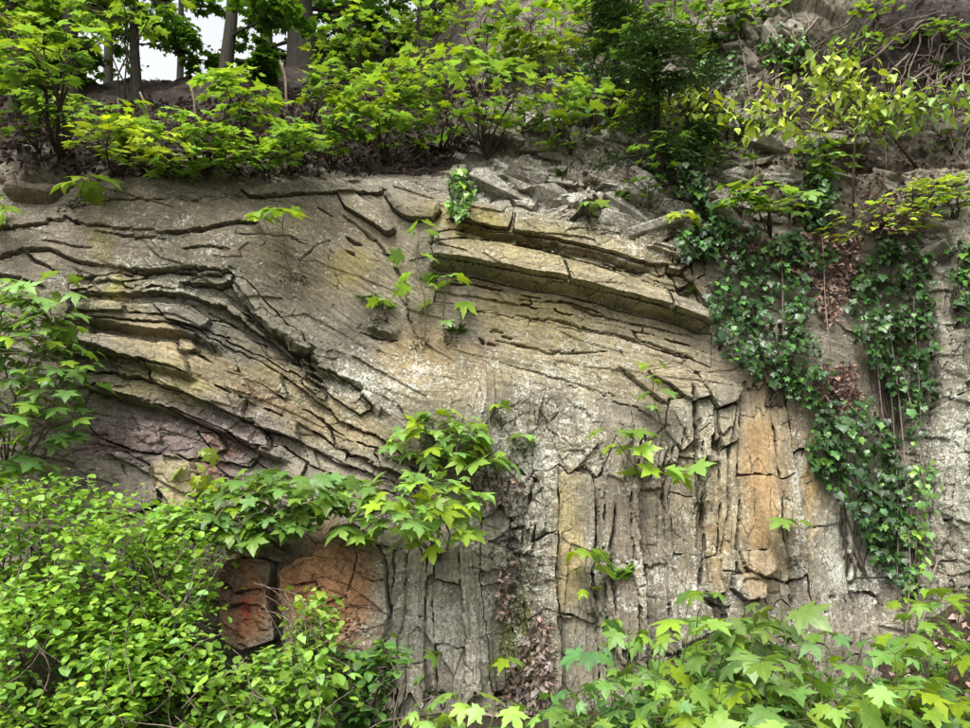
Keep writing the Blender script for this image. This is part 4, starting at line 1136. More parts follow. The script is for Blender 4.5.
# ------------------------------------------------ bank above the face
def on_bank(ru, rv, cu, cv, rx, rz, n, label, size=.16, tint=G_FRESH, fwd=.25, sd=0, **kw):
    r = surf(ru, rv); c = at_near(cu, cv, r, fwd)
    s = (c[1]) / F
    kw.setdefault('droop', (-4, 22))
    bush_maple(r, c, (rx * s, min(rx * s, .5) * .7, rz * s), min(290, int(n * 2.3)), label, size * .63, tint, kw.pop('nst', 5), name='maple_sapling', cat='sapling', stem='dstem', seed=sd, layers=3, **kw)
on_bank(112, 172, 140, 143, 62, 15, 30, 'maple sapling with yellow-green leaves fanned out at the brink', .17, G_YEL, .35, 31)
on_bank(205, 168, 198, 138, 34, 32, 38, 'maple sapling with dense drooping leaves on the dark bank', .15, G_FRESH, .2, 32)
on_bank(287, 172, 286, 142, 32, 24, 34, 'maple sapling with light leaves above the thin top slab', .17, G_FRESH, .3, 33)
on_bank(250, 150, 236, 98, 34, 30, 36, 'maple sapling halfway up the bank below the thick trunk', .16, G_FRESH, .3, 34)
on_bank(385, 158, 382, 100, 44, 36, 44, 'maple sapling with layered leaves left of the fallen branch', .17, G_FRESH, .4, 35)
on_bank(487, 155, 486, 88, 96, 36, 86, 'wide maple sapling with tiers of bright leaves over the fallen branch', .16, G_FRESH, .4, 36, nst=9)
on_bank(442, 150, 440, 116, 60, 16, 26, 'low maple sapling under the wide tiered one', .16, G_MID, .3, 37)
on_bank(330, 165, 335, 128, 34, 26, 30, 'shaded maple sapling between two brighter ones', .15, G_MID, .2, 38)
on_bank(560, 135, 575, 100, 45, 28, 26, 'maple sapling reaching across the pale lichened crag', .16, G_FRESH, .3, 39)
on_bank(545, 70, 545, 25, 75, 32, 60, 'maple sapling crowning the pale crag', .17, G_FRESH, .3, 40)
on_bank(430, 60, 425, 32, 50, 26, 44, 'maple sapling high on the bank before the upper trunk', .17, G_FRESH, .3, 41)
on_bank(310, 118, 336, 84, 40, 20, 40, 'maple sapling in front of the thick ridge trunk', .17, G_FRESH, .3, 42)
on_bank(225, 125, 238, 84, 34, 20, 26, 'maple sapling standing under the gap in the canopy', .17, G_FRESH, .3, 43)
on_bank(62, 158, 46, 58, 50, 34, 66, 'slender pale-stemmed sapling with a leafy head beside the boulder', .16, G_FRESH, .5, 44, nst=7, r0=.014)
on_bank(20, 110, 8, 34, 40, 34, 56, 'sapling with a yellow-green head at the far left of the ridge', .17, G_YEL, .5, 45, nst=6, r0=.014)
on_bank(130, 112, 120, 8, 60, 14, 30, 'sapling arching over the gap in the canopy', .16, G_FRESH, .4, 46, nst=4, r0=.010)
on_bank(40, 150, 30, 120, 40, 14, 22, 'dim maple sapling low on the bank by the boulder', .14, G_DARK, .2, 47)
on_bank(140, 165, 175, 170, 40, 10, 22, 'trailing maple sapling hanging over the brink', .13, G_MID, .15, 48)
on_bank(345, 100, 350, 30, 40, 26, 36, 'maple sapling between the two ridge trunks', .17, G_FRESH, .3, 49)
on_bank(610, 120, 640, 40, 40, 34, 40, 'maple sapling mixed into the dark yew', .15, G_MID, .2, 50)
on_bank(700, 60, 690, 20, 50, 22, 40, 'maple sapling at the head of the ivy slope', .15, G_MID, .2, 51)
on_bank(770, 235, 766, 198, 40, 18, 26, 'maple sapling with large pale leaves above the ivy', .19, G_FRESH, .3, 52)
on_bank(660, 180, 662, 150, 24, 24, 16, 'small maple sapling under the yew', .13, G_MID, .2, 53)
on_bank(715, 130, 722, 118, 30, 16, 20, 'small maple sapling beneath the drooping pale branch', .14, G_FRESH, .2, 54)
on_bank(880, 225, 872, 222, 50, 14, 40, 'spreading sapling with light leaves over the leaf-filled hollow', .13, G_YEL, .3, 55, meshes=ovate_me)
on_bank(925, 205, 912, 196, 38, 16, 34, 'leafy sapling on the rim of the dark root hollow', .13, G_YEL, .3, 56, meshes=ovate_me)
on_bank(825, 185, 822, 160, 26, 20, 24, 'small bright sapling left of the dark root hollow', .13, G_FRESH, .2, 57)

for i, (ru, rv, cu, cv, rx, rz, n, lb, sz, tn) in enumerate((
    (470, 45, 470, 10, 44, 24, 40, 'maple sapling on the shoulder above the upper trunk', .16, G_FRESH), (500, 75, 505, 48, 34, 24, 34, 'maple sapling on the shoulder beside the pale crag', .15, G_MID),
    (600, 40, 600, 8, 46, 18, 30, 'maple sapling above the first yew', .15, G_FRESH), (740, 30, 745, 6, 40, 14, 30, 'leafy sapling on top of the slabby crag', .14, G_FRESH),
    (640, 130, 628, 118, 26, 18, 16, 'small maple sapling in front of the yew', .14, G_FRESH), (520, 130, 525, 118, 40, 14, 22, 'low maple sapling at the foot of the pale crag', .14, G_FRESH),
    (265, 165, 240, 160, 34, 12, 20, 'low maple sapling between the two brink saplings', .14, G_MID), (420, 140, 405, 132, 40, 14, 26, 'low shaded maple sapling beside the fallen branch', .14, G_MID),
    (900, 195, 940, 186, 26, 10, 22, 'little sapling over the pale right hand rock', .12, G_YEL))):
    on_bank(ru, rv, cu, cv, rx, rz, n, lb, sz, tn, .25, 260 + i)
on_bank(120, 150, 118, 118, 44, 12, 26, 'flat topped maple sapling below the sky gap', .14, G_FRESH, .2, 301)
on_bank(160, 128, 168, 108, 36, 12, 22, 'thin maple sapling on the bare soil under the sky gap', .13, G_MID, .2, 302)
on_bank(70, 140, 78, 112, 34, 12, 22, 'thin maple sapling beside the pale stemmed one', .13, G_FRESH, .2, 303)
random.seed(300)
spots = [(random.uniform(-20, 110), random.uniform(110, 160)) for _ in range(5)] + [(random.uniform(110, 460), random.uniform(100, 165)) for _ in range(8)] + [(random.uniform(330, 560), random.uniform(25, 110)) for _ in range(8)]
for i, (a, b) in enumerate(spots):
    if (80 < a < 270 and b < 145) or i % 4 == 3: continue
    on_bank(a, b, a + (i % 5 - 2) * 6, b - 20 - (i % 3) * 8, 30, 16, 22, 'small leafy maple sapling with %s leaves among others on the shaded bank' % ('fresh green', 'deep green', 'yellowish')[i % 3], .14, (G_FRESH, G_MID, G_YEL)[i % 3], .22, 310 + i, nst=4, group='small %s saplings on the bank' % ('fresh green', 'deep green', 'yellowish')[i % 3])
spots = [(570, 150), (600, 75), (640, 200), (690, 120), (715, 165), (740, 210), (700, 60), (760, 130), (790, 215), (845, 60), (870, 110), (950, 150), (955, 215), (800, 100), (725, 25), (880, 20), (950, 40)]
for i, (a, b) in enumerate(spots):
    on_bank(a, b, a + (i % 5 - 2) * 5, b - 12, 24, 13, 15, 'small %s leafy seedling clump with %s leaves on the rocky slope by the yews' % (('light', 'mid green', 'dark')[i % 3], ('lobed', 'oval')[i % 2]), .115, (G_FRESH, G_MID, G_DARK)[i % 3], .14, 350 + i, nst=4, group='small %s seedlings with %s leaves on the rocky slope' % (('light', 'mid green', 'dark')[i % 3], ('lobed', 'oval')[i % 2]), meshes=(maple_me, ovate_me)[i % 2])
# pale hornbeam with drooping sprays
def hornbeam(root, segs, label, tint, n, size, sd):
    random.seed(sd)
    e = empty('young_tree', root, label, 'young tree'); mb = MB()
    for pts, wdt in segs:
        mb.tube(pts, np.linspace(wdt, wdt * .35, len(pts)), 6)
    for pts, wdt in segs[1:]:
        for i in range(n):
            x = random.uniform(.12, 1) * (len(pts) - 1); k = min(int(x), len(pts) - 2)
            p = pts[k] + (pts[k + 1] - pts[k]) * (x - k)
            off = np.array([random.gauss(0, .085), random.gauss(0, .09), random.gauss(-.02, .065)])
            q = p + off; mb.tube([p, q], [.0025, .0015], 3)
            put_leaf(e, ovate_me, q, random.uniform(0, 6.28), R(random.uniform(15, 60)), R(random.gauss(0, 25)), size * random.uniform(.7, 1.2), tint)
    mb.build('stem', M['dstem'], e, root)
r = surf(852, 232)
def bl(*uv, f=.32): return [at_near(a, b, r, f + .0 * k) for k, (a, b) in enumerate(uv)]
hornbeam(r, [([r] + bl((853, 180), (856, 120), (858, 80)), .012),
             (bl((857, 130), (830, 108), (790, 92), (752, 84)), .007), (bl((857, 105), (835, 85), (820, 70), (832, 62)), .007),
             (bl((857, 120), (820, 115), (775, 118), (740, 126)), .006), (bl((857, 90), (850, 75), (835, 66)), .006), (bl((857, 112), (870, 95), (880, 88)), .006),
             (bl((857, 135), (800, 128), (770, 105), (745, 100)), .006), (bl((857, 90), (842, 72), (822, 60), (815, 58)), .005)],
         'young tree hung with pale yellow young leaves', G_PALE, 48, .085, 61)
r = surf(745, 130)
hornbeam(r, [([r] + bl((738, 118), (728, 108)), .010), (bl((735, 110), (700, 100), (660, 95), (615, 97)), .007), (bl((735, 112), (705, 112), (670, 104), (640, 100)), .006)],
         'pale yellow young tree branch reaching left across the crag', G_PALE, 110, .075, 62)
r = surf(915, 165)
hornbeam(r, [([r] + bl((895, 140), (880, 125)), .012), (bl((880, 125), (900, 105), (930, 95), (985, 88)), .008), (bl((890, 115), (915, 108), (950, 104), (985, 108)), .007), (bl((885, 120), (868, 112), (862, 104)), .006)],
         'green young tree with a dark leaning stem on the bare soil', (.22, .36, .05), 80, .085, 63)
r = surf(815, 90)
hornbeam(r, [([r] + bl((820, 45), (835, 30)), .006), (bl((830, 35), (850, 30), (880, 28), (905, 30)), .004), (bl((820, 60), (840, 46), (858, 40)), .004)],
         'thin leafy twig hanging before the dark soil under the roots', G_FRESH, 18, .08, 64)

# ------------------------------------------------ yew and ridge trees
def yew(root, top, label, n=26, sd=0, spread=.6):
    random.seed(sd); rr = np.random.default_rng(sd)
    root = np.asarray(root); top = np.asarray(top)
    e = empty('yew_shrub', root, label, 'shrub'); mb = MB(); fo = Foliage()
    st = curve_pts(root - np.array([0, 0, .05]), top, 8, .03, seed=sd); mb.tube(st, np.linspace(.035, .008, 8), 6)
    for i in range(n):
        t = random.uniform(.05, 1); x = t * 6.99; k = int(x); p = st[k] + (st[k + 1] - st[k]) * (x - k)
        a = random.uniform(0, 6.28); L = spread * (1.15 - .7 * t) * random.uniform(.5, 1)
        end = p + np.array([math.cos(a) * L, math.sin(a) * L * .6 - .15 * L, -0.15 * L + random.uniform(-.1, .15)])
        bp = curve_pts(p, end, 5, .04, .05, seed=random.randrange(10 ** 8)); mb.tube(bp, np.linspace(.010, .003, 5), 4)
        m = 110
        tt = rr.uniform(.1, 1, m) * 3.99; kk = tt.astype(int); B = np.array(bp)
        pp = B[kk] + (B[kk + 1] - B[kk]) * (tt - kk)[:, None] + rr.normal(0, .045, (m, 3))
        fo.leaves(pp, a - math.pi / 2 + rr.normal(0, .9, m), rr.uniform(-.3, .7, m), rr.normal(0, .4, m), rr.uniform(.05, .10, m), cols((.042, .090, .022), m, .5), 'needle')
    mb.build('trunk', M['bark'], e, root); tag(fo.build('crown', M['darkfoliage'], e, root), kind='stuff')
r = surf(660, 178); yew(r, at_near(655, 20, r, .35), 'dark green yew shrub left of the ivy slope', 38, 71, .6)
r = surf(625, 95); yew(r, at_near(618, -30, r, .3), 'dark yew shrub standing above the first', 34, 72, .5)
r = surf(700, 150); yew(r, at_near(705, 70, r, .15), 'small dark yew shrub by the ivy', 18, 73, .3)

def tree(bu, bv, tu, tv, rad, clumps, label, tint, n, fwd=0.0, sd=0, Y=None, lsize=(.055, .105), branch=True):
    """ridge tree: trunk (carried on past the top of the picture), limbs, crown of many small leaves"""
    rr = np.random.default_rng(sd); random.seed(sd)
    base = surf(bu, bv) if Y is None else np.array([*at_y(bu, bv, Y)[:2], 0.0])
    if Y is not None:
        base[2] = float(np.interp(0, [0, 1], [0, 1]))
        base = at_y(bu, bv, Y)
    e = empty('tree', base, label, 'tree'); mb = MB(); fo = Foliage()
    top = at_y(tu, tv, base[1])
    st = curve_pts(base - np.array([0, 0, .3]), top, 10, .015, seed=sd)
    ext = st[-1] + (st[-1] - st[0]) * 1.3
    st2 = st + [st[-1] + (ext - st[-1]) * k for k in (.25, .5, .75, 1)]
    mb.tube(st2, np.linspace(rad * 1.15, rad * .35, len(st2)), 9)
    for (cu, cv, cr, dy, m) in clumps:
        c = at_y(cu, cv, base[1] + dy); s = c[1] / F * cr
        d0 = [np.linalg.norm(q - c) + max(0, q[2] - c[2]) * .6 for q in st2]; a = st2[int(np.argmin(d0))]
        bp = curve_pts(a, c, 6, .05, .04, seed=random.randrange(10 ** 8)); mb.tube(bp, np.linspace(rad * .22, .006, 6), 5)
        k = int(m * n * (1.5 if Y is None else .85))
        sub = rr.normal(0, .55, (max(3, k // 25), 3)) * s
        pk = sub[rr.integers(0, len(sub), k)] + rr.normal(0, .17, (k, 3)) * s
        pk[:, 2] *= .7
        for q in sub[:10]:
            mb.tube([c + (q * np.array([1, 1, .7])) * .15, c + q * np.array([1, 1, .7])], [.006, .003], 3)
        fo.leaves(pk + c, rr.uniform(0, 6.28, k), rr.uniform(-.1, .8, k), rr.normal(0, .35, k), rr.uniform(*lsize, k), cols(tint, k, .4), 'lobed')
    # the part of the crown above the picture
    k = int(n * 1.5); c = st2[-2]
    c = c + np.array([0, 0, 1.2]); pk = rr.normal(0, 1, (k, 3)); pk *= (1.7 * rr.uniform(.5, 1, (k, 1))) / np.linalg.norm(pk, axis=1, keepdims=True)
    fo.leaves(pk * np.array([1, 1, .7]) + c, rr.uniform(0, 6.28, k), rr.uniform(-.1, .8, k), rr.normal(0, .35, k), rr.uniform(lsize[0], lsize[1], k) * 1.5, cols(tint, k, .4), 'lobed')
    for q in range(7):
        mb.tube(curve_pts(st2[-4 + q % 3], c + np.array([random.uniform(-1.3, 1.3), random.uniform(-1.3, 1.3), random.uniform(-.6, .9)]), 5, .04, seed=q), np.linspace(rad * .3, .01, 5), 5)
    mb.build('trunk', M['bark'], e, base); tag(fo.build('crown', M['foliage'], e, base), kind='stuff')
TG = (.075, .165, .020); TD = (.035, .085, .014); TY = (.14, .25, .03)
tree(302, 62, 296, -60, .17, [(262, 10, 26, .2, .6), (345, 8, 34, .3, 1), (262, 52, 20, .3, .5), (350, 45, 24, .3, .6)], 'thick dark trunked tree on the ridge above the bank', TG, 420, sd=81)
tree(222, 92, 228, -60, .07, [(215, -6, 30, .3, .3), (272, 8, 30, -.3, 1.0), (266, 66, 16, .2, .5)], 'dark trunked tree on the ridge right of the sky gap', TG, 420, sd=82)
tree(75, 100, 78, -60, .09, [(35, 25, 56, .3, 1.4), (92, 4, 40, -.3, .8), (62, 60, 32, .2, 1), (20, 75, 40, .3, 1)], 'dark trunked tree on the ridge left of the sky gap', TY, 460, sd=83)
tree(142, 92, 140, -60, .05, [(150, -4, 30, .2, .5), (122, 42, 26, .3, .35), (178, 44, 30, .3, .5), (205, 60, 24, .3, .3)], 'slim tree standing in the sky gap', TG, 320, sd=84)
tree(425, 32, 422, -80, .15, [(385, 10, 40, .4, 1.2), (460, 5, 45, .2, 1.2), (430, 30, 30, -.2, .5)], 'thick dark tree high above the tiered sapling', TG, 420, sd=85)
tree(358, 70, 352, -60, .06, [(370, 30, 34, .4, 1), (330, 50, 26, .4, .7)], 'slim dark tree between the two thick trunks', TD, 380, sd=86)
tree(18, 100, 8, -60, .07, [(-10, 40, 60, .3, 1.4), (30, 5, 50, .3, 1.2)], 'leafy tree at the far left of the ridge', TY, 440, sd=87)
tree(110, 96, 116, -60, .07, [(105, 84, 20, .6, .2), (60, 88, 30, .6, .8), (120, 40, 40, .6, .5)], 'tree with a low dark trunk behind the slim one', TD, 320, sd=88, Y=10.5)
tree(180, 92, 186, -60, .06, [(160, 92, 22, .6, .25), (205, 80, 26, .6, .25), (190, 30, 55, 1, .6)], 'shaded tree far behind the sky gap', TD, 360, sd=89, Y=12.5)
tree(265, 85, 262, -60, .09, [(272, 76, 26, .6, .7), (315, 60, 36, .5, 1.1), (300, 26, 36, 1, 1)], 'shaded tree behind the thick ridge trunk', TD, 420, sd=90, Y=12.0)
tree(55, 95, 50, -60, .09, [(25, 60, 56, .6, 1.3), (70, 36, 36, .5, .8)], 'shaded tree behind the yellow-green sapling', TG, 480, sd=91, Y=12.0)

# ------------------------------------------------ brambles
def bramble(centre, rad, label, nobj, nstuff, tint=G_BRAM, size=.047, meshes=None, sd=0, name='bramble_bush', shape_col=None, group=None):
    """mound of arching canes; outer leaves are single parts, the inner mass is joined"""
    random.seed(sd); rr = np.random.default_rng(sd)
    c = np.asarray(centre, float); rad = np.asarray(rad, float)
    base = np.array([c[0], c[1] + rad[1] * .3, float(ground_z(c[0], c[1]))])
    e = empty(name, base, label, 'bush', group); mb = MB(); fo = Foliage()
    for k in range(16):
        a = random.uniform(0, 6.28); q = np.array([math.cos(a), -abs(math.sin(a)), random.uniform(-.2, .9)])
        mb.tube(curve_pts(base + np.array([random.uniform(-.3, .3) * rad[0], 0, 0]), c + rad * q * .9, 7, .06, .1, seed=random.randrange(10 ** 8)), np.linspace(.006, .002, 7), 4)
    hole = lambda x, z: noise(np.atleast_1d(x) * 3.6 + sd, np.atleast_1d(z) * 3.6, 77)
    for i in range(nobj):
        while True:
            q = rr.normal(0, 1, 3); q /= np.linalg.norm(q)
            if q[1] < .45 and q[2] > -.75 and hole(c[0] + rad[0] * q[0], c[2] + rad[2] * q[2])[0] < .18: break
        p = c + rad * q * (random.uniform(.86, 1.1) + .16 * float(noise(np.array([q[0] * 3.1 + sd]), np.array([q[2] * 3.1]), 8)[0]))
        p[2] = max(p[2], float(ground_z(p[0], p[1])) + .03)
        p = p + rr.normal(0, .03, 3)
        put_leaf(e, meshes or round_me, p, random.uniform(-2.6, 2.6) + math.pi, R(random.uniform(-5, 32)), R(random.gauss(0, 14)), size * random.choice((.5, .7, .85, 1, 1.15, 1.4)) * random.uniform(.85, 1.1), tint)
    m = int(nstuff * 1.9)
    q = rr.normal(0, 1, (m, 3)); q /= np.linalg.norm(q, axis=1, keepdims=True); q[:, 1] = np.where(q[:, 1] > .45, -q[:, 1], q[:, 1])
    pp = c + rad * q * rr.uniform(.55, 1.08, (m, 1)) + .06 * rr.normal(0, 1, (m, 3)) * np.array([1, .6, 1]); pp[:, 2] = np.maximum(pp[:, 2], ground_z(pp[:, 0], pp[:, 1]) + .02)
    keep = hole(pp[:, 0], pp[:, 2]) < .22; pp = pp[keep]; m = len(pp)
    fo.leaves(pp, rr.uniform(0, 6.28, m), rr.uniform(0, .8, m), rr.normal(0, .3, m), size * rr.uniform(.45, 1.25, m), cols(np.array(tint) * .92, m, .35), 'oval')
    dc = MB()
    for k in range(14):
        a = random.uniform(-1, 1); q0 = c + rad * np.array([a, -random.uniform(.5, 1.0), random.uniform(-.8, .3)]); q1 = q0 + np.array([random.gauss(0, .22), -random.uniform(0, .12), random.uniform(.1, .4)])
        dc.tube(curve_pts(q0, q1, 6, .08, .08, seed=random.randrange(10 ** 8)), np.linspace(.0035, .0015, 6), 4)
    dc.build('dead_cane', M['root'], e, base)
    mb.build('cane', M['dstem'], e, base); tag(fo.build('foliage', M['foliage'], e, base), kind='stuff')
def brm(u, v, Y, ru, rv, ry, label, no, ns, sd, **kw):
    c = at_y(u, v, Y); s = Y / F
    bramble(c, (ru * s, ry, rv * s), label, no, ns, sd=sd, **kw)
brm(20, 530, 4.35, 85, 62, .35, 'bramble mound below the leafy bush on the left ledges', 260, 900, 91)
brm(110, 575, 4.25, 90, 72, .40, 'big bramble mound in the middle of the thicket', 290, 1100, 92)
brm(35, 665, 3.95, 95, 75, .40, 'bramble mound at the lower left of the thicket', 280, 1000, 93)
brm(150, 690, 3.95, 80, 62, .35, 'bramble mound at the foot of the thicket', 260, 900, 94)
brm(172, 610, 4.30, 38, 88, .28, 'bramble mound against the square rusty block', 200, 700, 95)
brm(170, 540, 4.55, 60, 34, .25, 'flat bramble mat creeping up to the purple rock', 170, 600, 96)
brm(290, 712, 4.05, 58, 52, .30, 'pale green leafy bush in front of the rusty blocks', 290, 700, 97, tint=(.19, .34, .045), size=.065, meshes=ovate_me, name='leafy_bush')
brm(312, 640, 4.30, 18, 38, .14, 'pale leafy shoots rising before the large rusty block', 110, 160, 98, tint=(.22, .36, .05), size=.06, meshes=ovate_me, name='leafy_bush')
brm(372, 690, 4.35, 36, 46, .14, 'small dark leaved bush under the pale columns', 150, 300, 99, tint=(.09, .20, .03), size=.06, meshes=round_me, name='leafy_shrub')

# ------------------------------------------------ ivy
def ivy(poly, label, nobj, nstuff, sd, size=.050, tint=(.026, .066, .016)):
    rr = np.random.default_rng(sd); random.seed(sd)
    p = np.array(poly, float)
    pts = []
    nstuff = int(nstuff * 1.6)
    while len(pts) < nobj + nstuff:
        q = (rr.uniform(p[:, 0].min(), p[:, 0].max()), rr.uniform(p[:, 1].min(), p[:, 1].max()))
        n = fbm(np.array([q[0] / 26]), np.array([q[1] / 26]), 3, sd)[0]
        if inside_poly(poly, np.array([q[0] + 14 * n]), np.array([q[1] + 14 * n]))[0] and n > rr.uniform(-.6, .22): pts.append(q)
    top = p[np.argmin(p[:, 1])]; root = surf(p[:, 0].mean(), p[:, 1].max() - 4)
    e = empty('ivy', root, label, 'ivy'); mb = MB(); fo = Foliage()
    lift = lambda q: surf(*q) + np.array([0, -rr.uniform(.01, .15) - .10 * max(0, noise(np.array([q[0] / 20]), np.array([q[1] / 20]), 9)[0]), 0])
    for k in range(9):
        a = pts[rr.integers(len(pts))]; ch = [surf(p[:, 0].mean() + rr.uniform(-12, 12), p[:, 1].max() - 4), surf((a[0] + p[:, 0].mean()) / 2 + rr.uniform(-10, 10), (a[1] + p[:, 1].max()) / 2), surf(*a)]
        mb.tube([c + np.array([0, -.015, 0]) for c in ch], [.008, .006, .003], 5)
    light = np.array([2.4, 2.5, 1.6])
    for q in pts[:nobj]:
        lt = rr.uniform() < .26
        put_leaf(e, ivy_me, lift(q) + np.array([0, -.02, 0]), rr.normal(math.pi, .7), R(rr.uniform(38, 78)), R(rr.normal(0, 20)), size * rr.choice((.6, .8, 1, 1.2, 1.5)), np.array(tint) * (light if lt else 1))
    Q_ = np.array([lift(q) for q in pts[nobj:]]); m = len(Q_)
    c = cols(tint, m, .45); c[rr.uniform(size=m) < .22] *= light
    fo.leaves(Q_, rr.normal(math.pi, 1.0, m), np.radians(rr.uniform(25, 85, m)), rr.normal(0, .4, m), size * rr.uniform(.6, 1.2, m), c, 'lobed')
    mb.build('stem', M['dstem'], e, root); tag(fo.build('foliage', M['darkfoliage'], e, root), kind='stuff')
ivy([(705, 262), (740, 250), (800, 270), (812, 300), (800, 330), (815, 355), (830, 390), (808, 410), (785, 398), (756, 378), (722, 362), (712, 320)], 'ivy draped beside the broken end of the dipping beds', 290, 420, 111)
ivy([(800, 425), (830, 400), (862, 395), (885, 430), (900, 480), (905, 530), (900, 580), (878, 578), (852, 520), (818, 478), (802, 455)], 'dense dark ivy cushion hanging beside the orange slab', 290, 420, 112)
ivy([(842, 285), (864, 262), (905, 232), (922, 260), (928, 330), (922, 400), (905, 450), (885, 400), (872, 370), (846, 330)], 'ivy curtain left of the pale lichened rock', 280, 420, 113)
ivy([(740, 240), (790, 232), (835, 255), (820, 280), (770, 268)], 'thin ivy creeping over the dead leaf ledge', 90, 60, 123)
ivy([(560, 60), (600, 50), (612, 110), (580, 130)], 'ivy on the pale crag left of the first yew', 90, 60, 124)
ivy([(660, 150), (700, 160), (705, 210), (668, 200)], 'ivy below the first yew on grey rock', 110, 90, 125)
ivy([(672, 240), (712, 228), (722, 250), (690, 266), (672, 258)], 'little ivy tuft at the end of the top dipping bed', 70, 60, 114)
ivy([(796, 150), (824, 140), (832, 200), (822, 232), (800, 232), (798, 190)], 'ivy on the rock rib under the pale leaved young tree', 130, 160, 115)
ivy([(690, 40), (735, 36), (742, 92), (712, 102), (692, 80)], 'ivy patch high on the crag by the yew', 110, 140, 116)
ivy([(752, 40), (800, 34), (808, 66), (780, 78), (756, 66)], 'ivy patch on the slabby crag under the roots', 80, 60, 117, tint=(.06, .13, .02))
ivy([(940, 250), (962, 240), (968, 330), (948, 320)], 'ivy strand on the pale rock beyond the curtain', 60, 40, 118)
ivy([(690, 200), (730, 220), (760, 235), (745, 255), (700, 245)], 'ivy trailing under the large leaved sapling', 80, 80, 119)
ivy([(905, 440), (932, 470), (920, 560), (900, 600), (890, 560)], 'thin ivy with light leaves below the curtain', 70, 40, 120, tint=(.09, .18, .03))
ivy([(445, 185), (466, 172), (478, 200), (460, 222), (448, 212)], 'leafy creeper in the notch of the top bed', 70, 60, 121, tint=(.09, .19, .03), size=.05)

# ------------------------------------------------ herbs and saplings at the foot
def foot(u, v, Y, label, n=3, size=.17, tint=G_FRESH, spread=.17, tiers=3, sd=0, du=0, meshes=None, r0=.006):
    if tint[0] > .25: tint = (.235, .385, .035)
    tp = at_y(u, v, Y); b = at_y(u + du, 700, Y + .05); b[2] = float(ground_z(b[0], b[1])); tops = [tp]
    random.seed(sd)
    for k in range(n - 1):
        tops.append(tp + np.array([random.uniform(-.28, .28), random.uniform(-.1, .2), -random.uniform(.08, .35)]))
    maple(b, tops, label, size * .70, tint, tiers, 2, spread * .9, group=None, stem='green_stem', r0=r0, bare=.35, meshes=meshes, seed=sd)
foot(782, 610, 3.75, 'maple sapling with dull reddish-green top leaves at the cliff foot', 5, .21, (.13, .22, .05), .19, 4, 131)
foot(690, 622, 3.85, 'upright maple sapling with paired leaves before the upright columns', 5, .19, G_FRESH, .17, 4, 132)
foot(592, 655, 3.85, 'maple sapling with cool green leaves by the dead leaf heap', 4, .18, (.10, .25, .05), .17, 3, 133)
foot(655, 680, 3.7, 'low maple sapling between two taller ones', 3, .18, G_FRESH, .16, 2, 134)
foot(745, 690, 3.5, 'low maple sapling under the reddish-green one', 4, .18, G_FRESH, .18, 2, 135)
foot(845, 665, 4.0, 'maple sapling on the dead leaves below the lichened slab', 3, .15, G_MID, .16, 3, 136)
foot(910, 690, 3.35, 'large leaved yellow-green maple sapling on the leaf litter', 3, .20, G_YEL, .18, 2, 137)
foot(462, 700, 3.7, 'maple sapling before the lower pale columns', 3, .16, G_YEL, .17, 2, 138)
foot(428, 715, 3.6, 'low yellowish maple sapling by the cut stone', 3, .15, G_YEL, .15, 2, 139)
foot(845, 712, 3.4, 'young yellow-green sapling next to the large leaved one', 3, .17, G_YEL, .15, 1, 140)
foot(962, 592, 4.1, 'maple sapling with a bare pale stem at the right of the leaf slope', 3, .18, G_FRESH, .20, 3, 141, du=-30)
foot(965, 700, 3.5, 'maple sapling low on the right of the leaf slope', 3, .17, G_FRESH, .17, 2, 142)
foot(540, 712, 3.5, 'low maple sapling at the foot of the leaf heap', 3, .15, G_FRESH, .14, 2, 143)
foot(618, 620, 4.55, 'thin herb rising against the central joint face', 2, .10, (.16, .30, .04), .08, 4, 144, meshes=ovate_me, r0=.0055)
foot(700, 715, 3.3, 'low maple sapling in front of the upright one', 3, .17, G_FRESH, .17, 2, 145)
foot(790, 722, 3.25, 'low maple sapling at the very foot of the slope', 3, .17, G_YEL, .17, 1, 146)
foot(865, 640, 4.55, 'small dark sapling under the ivy cushion', 2, .13, G_MID, .12, 2, 147)
foot(950, 655, 4.3, 'small sapling rooted in the leaf slope', 2, .12, G_MID, .12, 2, 148)

for i, (u, v, Y, lb, sz, tn) in enumerate((
    (630, 640, 4.1, 'maple sapling against the foot of the central joint face', .16, G_FRESH), (728, 650, 3.9, 'maple sapling crowded between the upright and the reddish-green ones', .17, G_FRESH),
    (815, 668, 3.7, 'maple sapling right of the reddish-green one', .17, G_FRESH), (668, 705, 3.35, 'broad leaved low sapling before the upright columns', .18, G_FRESH),
    (880, 705, 3.6, 'pale low sapling before the leaf slope', .16, G_YEL), (935, 640, 4.0, 'maple sapling standing in the leaf slope', .15, G_FRESH), (495, 716, 3.4, 'low yellowish sapling under the mossy gully', .15, G_YEL),
    (705, 600, 4.3, 'tall thin maple sapling reaching up the upright columns', .15, G_FRESH), (760, 628, 4.0, 'maple sapling close behind the reddish-green one', .15, G_FRESH), (820, 640, 4.2, 'maple sapling under the broad lichened slab', .14, G_MID),
    (660, 640, 4.2, 'maple sapling behind the low broad leaved one', .14, G_FRESH), (610, 690, 3.7, 'maple sapling between the cool green ones', .15, (.16, .32, .05)), (720, 690, 3.6, 'maple sapling low under the upright one', .16, G_FRESH), (895, 660, 3.9, 'maple sapling at the edge of the leaf slope', .15, G_FRESH), (945, 610, 4.3, 'slim maple sapling behind the bare pale branch', .15, G_FRESH),
    (575, 700, 3.45, 'cool green low sapling beside the leaf heap', .17, (.13, .29, .05)), (760, 668, 3.45, 'maple sapling tucked under the reddish-green leaves', .18, (.16, .28, .04)))):
    foot(u, v - 6, Y, lb, 6, sz * .95, tuple(np.array(tn) * (.75, .85, 1.1)), .16, 3, 230 + i)
